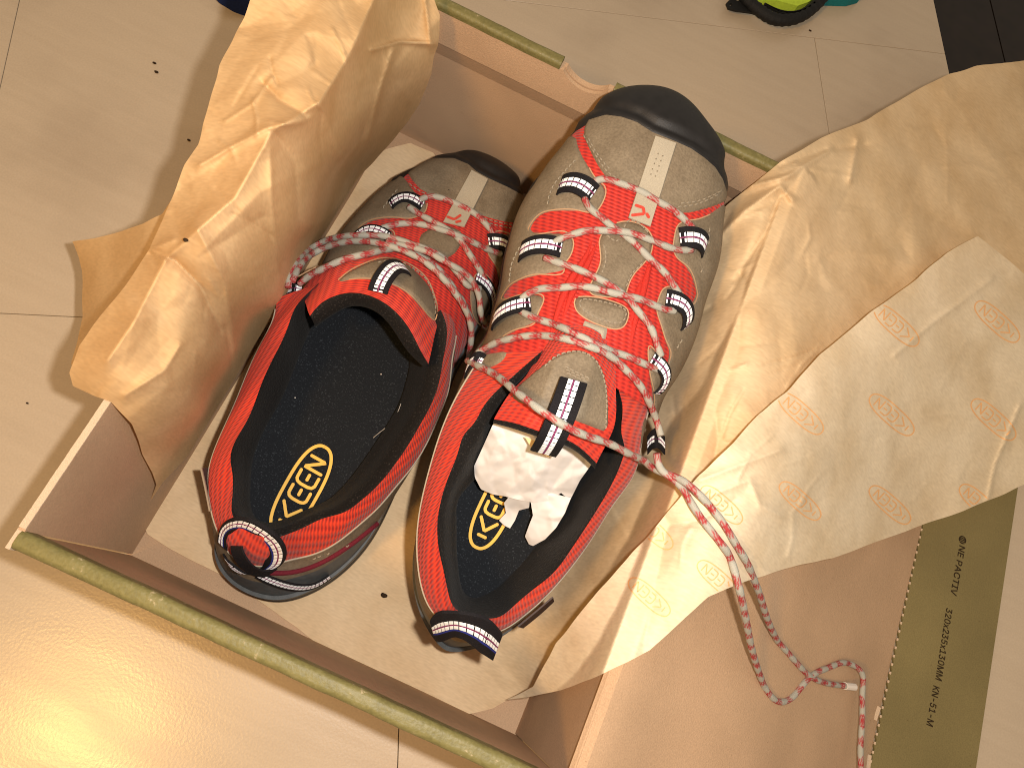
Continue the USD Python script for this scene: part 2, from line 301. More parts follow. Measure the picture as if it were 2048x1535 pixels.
notch = Polygon([(nc + nr * math.cos(t), 134 + (14 if math.sin(t) < 0 else 0) * math.sin(t)) for t in np.linspace(0, 2 * np.pi, 48)]).union(box(n0, 128, n1, 150))
bw = box(2.5, 2.4, W - 2, 126).difference(notch)
m = extrude(bw, 3.2); v = m.vertices.copy(); m.vertices = np.c_[v[:, 0], 319.6 - v[:, 2], v[:, 1]]; m.invert() if m.volume < 0 else None
bwall = obj('back_wall', m, 'cardboard', sb, smooth=False)
zs = 104.
fl = box(4, zs, W - 4, 126).difference(notch.buffer(.6))
m = extrude(fl, 2.0); v = m.vertices.copy(); m.vertices = np.c_[v[:, 0], 316.2 - v[:, 2] - (126 - v[:, 1]) * .06, v[:, 1]]; m.invert() if m.volume < 0 else None
obj('inner_flap', m, 'cardboard', bwall, smooth=False)
obj('crease_bevel', ([[4, 312.7, 104], [W - 4, 312.7, 104], [W - 4, 316.1, 92], [4, 316.1, 92]], [[0, 3, 2, 1]]), 'cardboard', bwall, smooth=False)
obj('rolled_edge', rolled(2, n0 - .3, 317, 3.3, 127.6, leg=2.), 'olive', bwall)
obj('rolled_edge', rolled(n1 + .3, W - 2, 317, 3.3, 127.6, leg=2.), 'olive', bwall)
rw = obj('right_wall', bx(W - 2.6, 7, 2.4, W, LN - 7, 128), 'cardboard', sb, smooth=False)
# lid folded out over the right wall, its outer end on the floor
lp = np.array([(W - 3.2, 128.0), (W - 2.6, 130.0), (W - .2, 130.8), (W + 4, 129.2), (W + 30, 110), (W + 70, 83.5), (W + 120, 50.5), (W + 165, 21), (W + 185, 8.5), (W + 194.5, 3.4)])
lp = resample(lp, 46)
ys = np.linspace(-40, LN - 2, 60)
V = np.array([[x + .0 * y, y, z + .8 * math.sin(y * .02 + x * .02)] for y in ys for x, z in lp]); V[:, 0] -= (V[:, 1] - 219) * .0197 * np.clip((V[:, 0] - W) / 196, 0, 1)
F = grid_faces(60, 46); Vb = V + np.array([-1.2, 0, -2.0]); nv = len(V)
edge = []
for a, b in [(np.arange(45), np.arange(1, 46)), (59 * 46 + np.arange(1, 46), 59 * 46 + np.arange(45)), (np.arange(1, 60) * 46, np.arange(59) * 46), (np.arange(59) * 46 + 45, np.arange(1, 60) * 46 + 45)]:
    edge.append(np.stack([a, b, b + nv, a + nv], 1))
Vb[:, 2] = np.maximum(Vb[:, 2], .6)
lid = obj('lid', (np.vstack([V, Vb]), np.vstack([F[:, ::-1], F + nv, *edge])), 'cardboard', sb, smooth=40)
def lid_z(x): return np.interp(x, lp[:, 0], lp[:, 1])
fp = np.array([(435.3, -20), (502.8, -20), (487.2, 325), (428.6, 325)]); 
ln = [(np.interp(y, [-20, 325], [435.0, 428.4]) + (.55 if i % 2 else -.55), y) for i, y in enumerate(np.arange(-20, 325.1, 2.6))]
poly = Polygon([(502.8, -20), (487.2, 325)] + ln[::-1])
m = extrude(poly, 1.6); m.apply_translation([0, 0, 1.8])
tf = obj('tuck_flap', m, 'olive_flap', sb, smooth=False)
obj('score_line', join([bx(np.interp(y, [-20, 325], [435.0, 428.4]) - .9, y, 3.2, np.interp(y, [-20, 325], [435.0, 428.4]) + .1, y + 1.5, 3.9) for y in np.arange(-20, 320, 5.2)]), 'board_edge', tf, smooth=False)
for (u0, v0), (u1, v1) in (((1757, 1412), (1748, 1438)), ((1738, 1508), (1735, 1535))):
    a, b = at([(u0, v0)], 4)[0], at([(u1, v1)], 4)[0]; d = (b - a) / np.linalg.norm(b - a); n = np.array([d[1], -d[0], 0])
    q = [a - n * 1.2, b - n * 1.2, b + n * 1.2, a + n * 1.2]
    obj('lock_slit', (np.array(q + [p + [0, 0, .8] for p in q]), np.array([[0, 1, 2, 3], [4, 7, 6, 5], [0, 4, 5, 1], [1, 5, 6, 2], [2, 6, 7, 3], [3, 7, 4, 0]])), 'board_edge', tf, smooth=False)
# printing on the flap
def place_text(txt, a, b, hgt, z):
    A, B = at([a], z)[0], at([b], z)[0]; d = B - A; Ln = np.linalg.norm(d); d /= Ln; up = np.array([-d[1], d[0], 0])
    t = meshkit.text_mesh(txt, 1.0, .02, bold=True); v = t.vertices; s = Ln / (v[:, 0].max() - v[:, 0].min())
    return (A + d * (v[:, :1] - v[:, 0].min()) * s + up * v[:, 1:2] * hgt + np.array([0, 0, 1.]) * v[:, 2:3] * 2, t.faces)
tx = [place_text('NE PACTIV', (1919, 1089), (1901, 1187), 4.1, 3.45), place_text('320x235x130MM', (1893, 1214), (1871, 1357), 4.1, 3.45), place_text('KN-51-M', (1867, 1369), (1853, 1448), 4.1, 3.45)]
c = at([(1925, 1079)], 3.45)[0]
disc = Polygon([(2.7 * math.cos(t), 2.7 * math.sin(t)) for t in np.linspace(0, 2 * np.pi, 32)[:-1]])
for k in range(4): disc = disc.difference(LineString([(-1.9 + .3 * k, -1.6 + k * 1.05), (2.0 - .4 * k, -1.4 + k * 1.05)]).buffer(.17))
m = extrude(disc, .05); m.apply_translation(c); tx.append((m.vertices, m.faces))
obj('printed_line', join(tx), 'print_brown', tf, smooth=False)

# ------------------------------------------------------------------ surfaces that parts are laid on
class Surf:
    def __init__(s, V, out):
        s.V = V; N = grid_normals(V); s.flip = (N * out).sum(-1).mean() < 0; s.N = -N if s.flip else N
        s.px = proj(V).reshape(*V.shape[:2], 2)
    def faces(s):
        f = grid_faces(*s.V.shape[:2]); return f[:, ::-1] if s.flip else f
    def mesh(s): return s.V.reshape(-1, 3), s.faces()
    def overlay(s, poly, thick, ramp=.85, extra=None, px_mm=4.15, rows=None):
        """a panel lying on the surface inside the outline, its edge rising out of the surface"""
        sd = sdist(s.px.reshape(-1, 2), poly) / px_mm
        off = np.clip(np.minimum(sd * ramp, thick), -1.2, None)
        if extra is not None: off = off + extra(sd)
        P = s.V.reshape(-1, 3) + s.N.reshape(-1, 3) * off[:, None]
        f = s.faces(); keep = off[f].max(1) > -.15
        f = f[keep]; u, inv = np.unique(f, return_inverse=True)
        return P[u], inv.reshape(f.shape)
class Buf:
    def __init__(s, surfs, k=5):
        Hh, Ww = 780, 1040; s.D = np.full((Hh, Ww), np.nan); s.N = np.zeros((Hh, Ww, 3))
        Ps, Ns = [], []
        for f in surfs:
            Ps.append(ndzoom(f.V, (k, k, 1), order=1).reshape(-1, 3)); Ns.append(ndzoom(f.N, (k, k, 1), order=1).reshape(-1, 3))
        P, N = np.vstack(Ps), np.vstack(Ns); face = ((CAM - P) * N).sum(1) > -5
        P, N = P[face], N[face]; d = depth_of(P); o = np.argsort(-d); P, N, d = P[o], N[o], d[o]
        uv = np.round(proj(P) / 2).astype(int); ok = (uv[:, 0] >= 0) & (uv[:, 0] < Ww) & (uv[:, 1] >= 0) & (uv[:, 1] < Hh)
        s.D[uv[ok, 1], uv[ok, 0]] = d[ok]; s.N[uv[ok, 1], uv[ok, 0]] = N[ok]
        bad = np.isnan(s.D); s.hit = ~bad; idx = distance_transform_edt(bad, return_distances=False, return_indices=True)
        s.D = gaussian_filter(s.D[idx[0], idx[1]], 1.0); s.N = gaussian_filter(s.N[idx[0], idx[1]], (4, 4, 0))
    def look(s, uv):
        uv = np.atleast_2d(np.asarray(uv, float)); c = [uv[:, 1] / 2, uv[:, 0] / 2]
        d = map_coordinates(s.D, c, order=1, mode='nearest'); N = np.stack([map_coordinates(s.N[..., k], c, order=1, mode='nearest') for k in range(3)], 1)
        return CAM + ray(uv) * d[:, None], N / np.maximum(np.linalg.norm(N, axis=1, keepdims=True), 1e-9)
def gsm(a, sig):
    n = int(4 * sig) + 1; p = np.concatenate([2 * a[:1] - a[n:0:-1], a, 2 * a[-1:] - a[-2:-n - 2:-1]]) if len(a) > n + 1 else a
    q = gaussian_filter(p, (sig,) + (0,) * (a.ndim - 1)); return q[n:-n] if len(a) > n + 1 else q

def strip(name, parent, A, B, N, thick=.8, cells=True, mat_='webbing_black', step=2.75, v0=0.0, vs=1.0, blue=False):
    """a woven strap between the two edge lines A and B, with two rows of reflective cells"""
    n = len(A); vv = np.array([-1, -.97, -.5, 0, .5, .97, 1.]); prof = [(v, 0) for v in vv[::-1]] + [(v, thick if abs(v) < .99 else thick * .5) for v in vv]
    P = np.stack([(A * (1 - v) / 2 + B * (1 + v) / 2) + N * o for v, o in prof], 1); k = len(prof)
    i, j = np.meshgrid(np.arange(n - 1), np.arange(k), indexing='ij'); j2 = (j + 1) % k
    F = np.stack([i * k + j, i * k + j2, (i + 1) * k + j2, (i + 1) * k + j], -1).reshape(-1, 4)
    F = np.vstack([F[:, [0, 1, 2]], F[:, [0, 2, 3]], [[0, q + 1, q] for q in range(1, k - 1)], [[(n - 1) * k, (n - 1) * k + q, (n - 1) * k + q + 1] for q in range(1, k - 1)]])
    V = P.reshape(-1, 3)
    if trimesh.Trimesh(V, F, process=False).volume < 0: F = F[:, ::-1]
    o = obj(name, (V, F), mat_, parent, smooth=50)
    if cells:
        M = (A + B) / 2; d = np.r_[0, np.cumsum(np.linalg.norm(np.diff(M, axis=0), axis=1))]; Ln = d[-1]; cnt = max(int(Ln / step), 2)
        w = np.linalg.norm(B - A, axis=1).mean()
        def ev(s_, v, of):
            f = lambda X: np.stack([np.interp(s_, d, X[:, q]) for q in range(3)], -1)
            a, b, nn = f(A), f(B), f(N); return a * (1 - v) / 2 + b * (1 + v) / 2 + nn * of
        def patch(s0, s1, va, vb, of):
            q = np.array([ev(s0, va, of), ev(s1, va, of), ev(s1, vb, of), ev(s0, vb, of)]); c = q.mean(0); nn = ev((s0 + s1) / 2, 0, of + 1) - ev((s0 + s1) / 2, 0, of)
            top = np.vstack([q * .86 + c * .14 + nn * .10, q]); f = [[0, 1, 2], [0, 2, 3]] + [x for e in range(4) for x in ([4 + e, 4 + (e + 1) % 4, (e + 1) % 4], [4 + e, (e + 1) % 4, e])]
            f = np.array(f); t = trimesh.Trimesh(top, f, process=False)
            return top, (f if t.face_normals[0] @ nn > 0 else f[:, ::-1])
        hw = 2.35 / w * 2 * vs; g = .42 / w * 2 * vs; st = Ln / cnt
        quads = [patch(q * st + .22, (q + 1) * st - .22, v0 + a, v0 + b, thick + .02) for q in range(cnt) for a, b in ((-hw, -g), (g, hw))]
        tag(obj('reflective_cells', join(quads), 'reflective', o, smooth=False), kind='stuff')
        seg = np.linspace(.1, Ln - .1, max(cnt * 2, 4))
        obj('centre_stripe', join([patch(a, b, v0 - g * .8, v0 + g * .8, thick + .01) for a, b in zip(seg[:-1], seg[1:])]), 'stripe_purple', o, smooth=False)
        if blue: obj('edge_stripe', join([patch(a, b, v0 + hw * 1.08, v0 + hw * 1.45, thick + .01) for a, b in zip(seg[:-1], seg[1:])]), 'stripe_blue', o, smooth=False)
    return o
def strap_on(name, parent, buf, path, width, bulge, base=.7, **kw):
    uv = lin_resample(path, 26) if len(path) < 3 else resample(path, 26)
    C, N = buf.look(uv); C, N = gsm(C, 1.5), gsm(N, 3); N /= np.linalg.norm(N, axis=1, keepdims=True)
    T = np.gradient(C, axis=0); X = np.cross(N, T); X /= np.linalg.norm(X, axis=1, keepdims=True)
    s = np.linspace(0, 1, 26); C = C + N * (base + bulge * np.sin(np.pi * np.clip(s * 1.0, 0, 1)) ** .7)[:, None]
    T = np.gradient(C, axis=0); N2 = np.cross(T, X); N2 /= np.linalg.norm(N2, axis=1, keepdims=True); N2 *= np.sign((N2 * N).sum(1, keepdims=True))
    return strip(name, parent, C - X * width / 2, C + X * width / 2, N2, **kw)
def ribbon(lines, width, look, lift, step=4):
    """thin flat print or embroidery along pixel-traced strokes, laid on the surface given by look()"""
    ms = []
    for ln in lines:
        ln = np.asarray(ln, float); Ln = np.linalg.norm(np.diff(ln, axis=0), axis=1).sum(); uv = lin_resample(ln, max(int(Ln / step) + 1, 2))
        T = np.gradient(uv, axis=0); T /= np.maximum(np.linalg.norm(T, axis=1, keepdims=True), 1e-9); n = np.c_[-T[:, 1], T[:, 0]] * width / 2
        uv = np.vstack([uv[:1] - T[:1] * width * .35, uv, uv[-1:] + T[-1:] * width * .35]); n = np.vstack([n[:1] * .55, n, n[-1:] * .55])
        Pa, Na = look(uv + n); Pb, Nb = look(uv - n); Pa, Pb = Pa + Na * lift, Pb + Nb * lift
        k = len(uv); V = np.vstack([Pa, Pb]); i = np.arange(k - 1); f = np.vstack([np.stack([i, i + 1, k + i + 1], 1), np.stack([i, k + i + 1, k + i], 1)])
        t = trimesh.Trimesh(V, f, process=False)
        if (t.face_normals.mean(0) @ (CAM - V.mean(0))) < 0: f = f[:, ::-1]
        ms.append((V, f))
    return join(ms)
def dashes(path, look, lift=.25, dash=8, gap=5, r=.34, jit=.6):
    uv = resample(path, max(int(np.linalg.norm(np.diff(path, axis=0), axis=1).sum() / 2), 8)); d = np.r_[0, np.cumsum(np.linalg.norm(np.diff(uv, axis=0), axis=1))]
    ms = []; s = 0
    while s + dash < d[-1]:
        q = np.array([[np.interp(s + t, d, uv[:, k]) for k in range(2)] for t in (0, dash * .5, dash)]) + rng.normal(0, jit * .5, (3, 2))
        P, N = look(q); P = P + N * np.array([[-.1], [lift], [-.1]]); ms.append(tube(P, r, 6)[:2]); s += dash + gap
    return ms
LOGO = dict(cap=None)
def logo_lines(mapf):
    """outline and four letters of the paper and insole print, in a 100 x 34 box"""
    a = np.linspace(0, 2 * np.pi, 49); ell = np.c_[50 + 50 * np.sign(np.cos(a)) * abs(np.cos(a)) ** .72, 17 + 17 * np.sign(np.sin(a)) * abs(np.sin(a)) ** .85]
    def e(x): return [[(x + 13, 27), (x + 4, 27), (x + 1, 25), (x, 21), (x, 13), (x + 1, 9), (x + 4, 7), (x + 13, 7)], [(x + 6, 17), (x + 12, 17)]]
    ls = [[(14, 12.5), (14, 21.5)], [(33, 27), (20, 17), (33, 7)]] + e(39) + e(56) + [[(73.5, 7), (73.5, 26), (86, 8.5), (86, 25)]]
    return [mapf(ell)], [mapf(np.array(l, float)) for l in ls]
def lace_mesh(P, r=1.55, s0=0., sides=16):
    P = np.asarray(P); d = np.r_[0, np.cumsum(np.linalg.norm(np.diff(P, axis=0), axis=1))]; n = max(int(d[-1] / .7), 8); cs = CubicSpline(d, P); s = np.linspace(0, d[-1], n); Q = cs(s)
    rr = r * (1 + .045 * np.sin((s + s0) * 2 * np.pi / 10.5)); V, F, a = tube(Q, rr, sides)
    S = np.repeat(s + s0, sides); ph = np.sin(S * 2 * np.pi / 10.5 + .3 * np.sin(S * .37)) + .55 * np.cos(2 * a + S * .12)
    red = sstep(ph, .22, -.12); streak = (np.cos(a * 8 + S * 1.6) > .25) * sstep(ph, .7, .1) * sstep(ph, -1.5, -.9)
    red = red * (1 - .8 * streak); red = np.r_[red, red[:1], red[-1:]]
    w, c = np.array([.35, .34, .29]), np.array([.33, .03, .032]); return V, F, w * (1 - red[:, None]) + c * red[:, None]
def lace_on(buf, path, off=0., bump=0., r=1.55):
    uv = resample(path, 70) if len(path) > 2 else lin_resample(path, 70); C, N = buf.look(uv); s = np.linspace(0, 1, 70)
    return gsm(C + N * (r + .4 + off + bump * np.sin(np.pi * s) ** 2)[:, None], 3.0)

class Shoe:
    def __init__(s, heel, toe, roll=0.):
        ex = np.subtract(toe, heel).astype(float); ex /= np.linalg.norm(ex); er = np.cross(ex, [0, 0, 1]); er /= np.linalg.norm(er); ez = np.cross(er, ex); r = math.radians(roll)
        er, ez = math.cos(r) * er + math.sin(r) * ez, math.cos(r) * ez - math.sin(r) * er
        s.O = np.array(heel, float); s.B = np.stack([ex, er, ez], 1)
    def loc(s, uv, h):
        d = ray(uv) @ s.B; c = (CAM - s.O) @ s.B; h = np.broadcast_to(np.asarray(h, float), (len(d),)); return c + d * ((h - c[2]) / d[:, 2])[:, None]
    def w(s, P): return s.O + np.asarray(P, float) @ s.B.T
def make_base(sh, P):
    """outsole, upper dome, heel shell, collar, lining, insole and tongue surfaces of one shoe from its traced curves"""
    root = P['root']
    foot = P['foot']                                   # plan outline, local x,w: left rear -> toe -> right rear -> heel (closed)
    out = resample(foot, 320, closed=True)
    # --- sole
    def ring(h, grow, spring):
        c = out.mean(0); t = np.roll(out, -1, 0) - np.roll(out, 1, 0); n = np.c_[-t[:, 1], t[:, 0]]; n /= np.linalg.norm(n, axis=1, keepdims=True)
        if ((out - c) * n).sum() < 0: n = -n
        q = out + n * grow; return np.c_[q, h + spring * 10 * np.clip((out[:, 0] - 205) / 82, 0, 1) ** 2]
    def ringmesh(rows, cap0=True):
        V = np.vstack([sh.w(r) for r in rows]); k = 320; nr_ = len(rows); i, j = np.meshgrid(np.arange(nr_ - 1), np.arange(k), indexing='ij'); j2 = (j + 1) % k
        F = np.stack([i * k + j, i * k + j2, (i + 1) * k + j2, (i + 1) * k + j], -1).reshape(-1, 4); F = np.vstack([F[:, [0, 1, 2]], F[:, [0, 2, 3]]])
        V = np.vstack([V, V[:k].mean(0, keepdims=True), V[-k:].mean(0, keepdims=True)]); q = np.arange(k); q2 = (q + 1) % k
        F = np.vstack([F, np.stack([q2, q, np.full(k, len(V) - 2)], 1), np.stack([q, q2, np.full(k, len(V) - 1)], 1) + np.array([(nr_ - 1) * k, (nr_ - 1) * k, 0])])
        if trimesh.Trimesh(V, F, process=False).volume < 0: F = F[:, ::-1]
        return V, F
    obj('outsole', ringmesh([ring(0, -4, 1), ring(0, -1.5, 1), ring(2, .6, 1), ring(7, 1.6, .9), ring(11, 1.5, .8), ring(12.5, .6, .8)]), 'sole_dark', root)
    obj('midsole', ringmesh([ring(12, -1, .8), ring(13, .8, .8), ring(18, .9, .6), ring(20.5, .5, .5), ring(21, -1.5, .4), ring(17, -4, .3)]), 'sole_grey', root)
    # --- dome over the forefoot
    od = resample(P['dome'], 300); hm = np.interp(od[:, 0], P['hm'][0], P['hm'][1])
    xs = -np.log(np.exp(-od[:, 0] / 5) + np.exp(-P['spine_end'] / 5)) * 5; xs = np.maximum(xs, 150); ws = np.interp(xs, P['wsp'][0], P['wsp'][1]); zs_ = PchipInterpolator(*P['ridge'])(np.clip(xs, P['ridge'][0][0], P['ridge'][0][-1]))
    J = 92; r = 1 - np.linspace(0, 1, J) ** 1.5
    dome_ = []
    for h0 in np.linspace(0, 1, 9)[:-1]:
        hh = 14 + (hm - 14) * h0; ins = 2.2 * (1 - h0) ** 1.5; cdir = np.c_[xs, ws] - od[:, :2]; cdir /= np.linalg.norm(cdir, axis=1, keepdims=True)
        dome_.append(np.c_[od[:, :2] + cdir * ins, hh])
    for q in r:
        xy = od[:, :2] * q + np.c_[xs, ws] * (1 - q); z = hm + (zs_ - hm) * (1 - q ** P['pw']) ** (1 / 1.9); dome_.append(np.c_[xy, z])
    V = sh.w(np.stack(dome_, 1).reshape(-1, 3)).reshape(300, -1, 3); S_dome = Surf(V, sh.B[:, 2])
    d_uv = np.stack(dome_, 1).reshape(-1, 3)
    obj('upper', S_dome.mesh(), 'knit_upper', root, smooth=True, uv=np.c_[d_uv[:, 1] + 200, d_uv[:, 0]])
    Vi = S_dome.V - S_dome.N * 2.6; f = S_dome.faces()[:, ::-1]; obj('toe_lining', (Vi.reshape(-1, 3), f), 'lining', root, smooth=True)
    # --- rear shell
    n = 260; u = np.linspace(0, 1, n)
    def curve(left, right, h):
        a, b = resample(left, 200), resample(right, 200); a, b = lin_resample(a, n // 2), lin_resample(b, n // 2)
        uv = np.vstack([a, b]); uv = gsm(uv, 2.0); return sh.loc(uv, np.interp(u, np.linspace(0, 1, len(h)), h))
    c1, c2, c3 = curve(*P['c1']), curve(*P['c2']), curve(*P['c3'])
    x0 = P['c1x']; k0 = np.argmin(np.hypot(out[:, 0] - x0, out[:, 1] - P['wl'])); k1 = np.argmin(np.hypot(out[:, 0] - x0, out[:, 1] - P['wr']))
    # outline runs left rear -> toe -> right rear -> heel -> left rear; the U runs left front -> heel -> right front
    seq = np.arange(k0, k0 - ((k0 - k1) % 320) - 1, -1) % 320; U = out[seq]
    kh = np.argmin(U[:, 0]); U = np.vstack([lin_resample(U[:kh + 1], n // 2), lin_resample(U[kh:], n // 2)])
    def nrm(c):
        t = np.gradient(c[:, :2], axis=0); q = np.c_[-t[:, 1], t[:, 0]]; q /= np.maximum(np.linalg.norm(q, axis=1, keepdims=True), 1e-9)
        return gsm(q if ((c[:, :2] - c[:, :2].mean(0)) * q).sum() > 0 else -q, 4)
    N1 = nrm(c1); z_ = np.zeros(n)
    b0 = np.c_[U - nrm(np.c_[U, z_]) * .2, z_ + 17]
    b1 = c1 * .62 + b0 * .38; b1[:, :2] += N1 * 1.2
    m12 = c1 * .5 + c2 * .5 + np.c_[N1 * .8, z_ + 2.2 + 0 * z_]; m12b = c1 * .16 + c2 * .84 + np.c_[z_, z_, z_ + 1.2]
    l1 = c2 * .72 + c3 * .28; l1[:, 2] = c2[:, 2] - 5; l2 = c2 * .38 + c3 * .62; l2[:, 2] = c3[:, 2] + (c2[:, 2] - c3[:, 2]) * .50; l3 = c2 * .1 + c3 * .9; l3[:, 2] = c3[:, 2] + 8; l4 = c3.copy(); l4[:, 2] -= 6; l4[:, :2] += nrm(c3) * 1.0
    rows_ = np.stack([b0, b1, c1, m12, m12b, c2, l1, l2, l3, l4], 0); ss = [0, 1, 2, 2.55, 2.88, 3, 3.3, 3.65, 4, 4.3]
    pc = PchipInterpolator(ss, rows_, axis=0); surf = {}
    for nm, a, b, cnt in (('heel_cup', 0, .9, 14), ('heel_counter', .9, 2, 16), ('collar', 2, 3, 22), ('lining', 3, 4.3, 34)):
        V = sh.w(pc(np.linspace(a, b, cnt)).transpose(1, 0, 2).reshape(-1, 3)).reshape(n, cnt, 3)
        ctr = sh.w(np.r_[c3[:, :2].mean(0), 40.]); o = (V - ctr) if nm != 'lining' else np.broadcast_to(sh.B[:, 2], V.shape) * 1.0 - (V - ctr) * .02
        surf[nm] = Surf(V, o)
    cl = np.r_[0, np.cumsum(np.linalg.norm(np.diff(c1, axis=0), axis=1))]
    cv = np.linspace(0, 14, 22)
    obj('heel_cup', surf['heel_cup'].mesh(), 'sole_grey', root, smooth=True)
    obj('heel_counter', surf['heel_counter'].mesh(), 'leather', root, smooth=True)
    obj('collar', surf['collar'].mesh(), 'knit_collar', root, smooth=True, uv=np.stack([np.broadcast_to(cv[None], (n, 22)), np.broadcast_to(cl[:, None], (n, 22))], -1).reshape(-1, 2))
    obj('lining', surf['lining'].mesh(), 'lining', root, smooth=True)
    # seam bead between collar and counter
    obj('collar_seam', tube(gsm(surf['collar'].V[4:-4, 0] , 2), .6, 8)[:2], 'beige_web', root)
    # --- insole
    ctr = c3[:, :2]; poly = Polygon(ctr).buffer(3.0).union(Polygon([(x, w_) for x, w_ in P['ins_front']])).buffer(2).buffer(-2)
    if poly.geom_type != 'Polygon': poly = max(poly.geoms, key=lambda g: g.area)
    gx, gy = np.meshgrid(np.arange(0, 230, 4.), np.arange(-50, 51, 4.)); g = np.c_[gx.ravel(), gy.ravel()]; g = g[shapely.contains_xy(poly.buffer(-1.5), g)]
    bd = np.array(poly.exterior.coords)[:-1]; bd = lin_resample(np.vstack([bd, bd[:1]]), 160)[:-1]; pts = np.vstack([bd, g]); tri = Delaunay(pts).simplices
    tri = tri[shapely.contains_xy(poly, pts[tri].mean(1))]
    ih = P['ih']; Vn = sh.w(np.c_[pts, ih + .0012 * (pts[:, 1]) ** 2 + .00025 * (pts[:, 0] - 60) ** 2 * (pts[:, 0] > 60) * 0]); fN = np.cross(Vn[tri[:, 1]] - Vn[tri[:, 0]], Vn[tri[:, 2]] - Vn[tri[:, 0]]) @ sh.B[:, 2]
    tri = np.where((fN < 0)[:, None], tri[:, ::-1], tri); ins = obj('insole', (Vn, tri), 'insole', root, smooth=True)
    # --- tongue
    T = [sh.loc(resample(px_, 70), np.interp(np.linspace(0, 1, 70), np.linspace(0, 1, len(h)), h)) for px_, h in P['tongue']]
    T = np.stack(T, 0); st = np.r_[0, np.cumsum(np.linalg.norm(np.diff(T, axis=0), axis=2).mean(1))]
    pt = PchipInterpolator(st, T, axis=0); sl = st[P['lip']]
    Va = sh.w(pt(np.linspace(0, sl, 50)).transpose(1, 0, 2).reshape(-1, 3)).reshape(70, 50, 3); Vb = sh.w(pt(np.linspace(sl, st[-1], 24)).transpose(1, 0, 2).reshape(-1, 3)).reshape(70, 24, 3)
    S_t = Surf(Va, sh.B[:, 2]); S_b = Surf(Vb, CAM - Vb.reshape(-1, 3).mean(0))
    tn = obj('tongue', S_t.mesh(), 'knit_tongue', root, smooth=True, uv=np.stack(np.meshgrid(np.linspace(0, 60, 70), np.linspace(0, sl, 50), indexing='ij'), -1).reshape(-1, 2))
    obj('tongue_lining', S_b.mesh(), 'lining', tn, smooth=True)
    return dict(dome=S_dome, tongue=S_t, tongue_obj=tn, insole=ins, under=S_b, **surf)

HEEL_R = [(140, 43.5), (110, 40), (72, 37), (47, 35), (25, 29), (8, 17), (1, 8), (-2, 0), (1, -8), (8, -17), (25, -29), (47, -35), (72, -37), (110, -40), (140, -43.5)]
# ================================================================== right-hand shoe, toe raised on the tissue
RS = Shoe((175, 40, 27), (158, 311, 117))
rroot = thing('hiking_shoe', 'red and beige hiking shoe stuffed with white tissue, toe raised, lace trailing right', 'hiking shoe', None)
r_out = np.array([(946, 745), (960, 710), (975, 675), (990, 623), (1003, 582), (1010, 535), (1022, 480), (1037, 430), (1060, 385), (1084, 345), (1096, 322), (1119, 287), (1143, 253), (1163, 231), (1190, 208), (1216, 191), (1248, 179), (1286, 175), (1324, 179),
    (1354, 191), (1383, 214), (1412, 250), (1436, 285), (1450, 323), (1458, 361), (1459, 399), (1452, 440), (1436, 510), (1420, 560), (1404, 600), (1385, 662), (1362, 717), (1338, 758), (1314, 793), (1300, 830)], float)
rl = RS.loc(r_out, 28)[:, :2]; rl = resample(rl, 120)
tt = np.gradient(rl, axis=0); nn = np.c_[-tt[:, 1], tt[:, 0]]; nn /= np.linalg.norm(nn, axis=1, keepdims=True)
if ((rl - [200, 0]) * nn).sum() < 0: nn = -nn
rl = rl - nn * (2.6 * sstep(rl[:, 0], 225, 255))[:, None]
rfoot = np.vstack([rl[rl[:, 0] > 150][::4], HEEL_R])
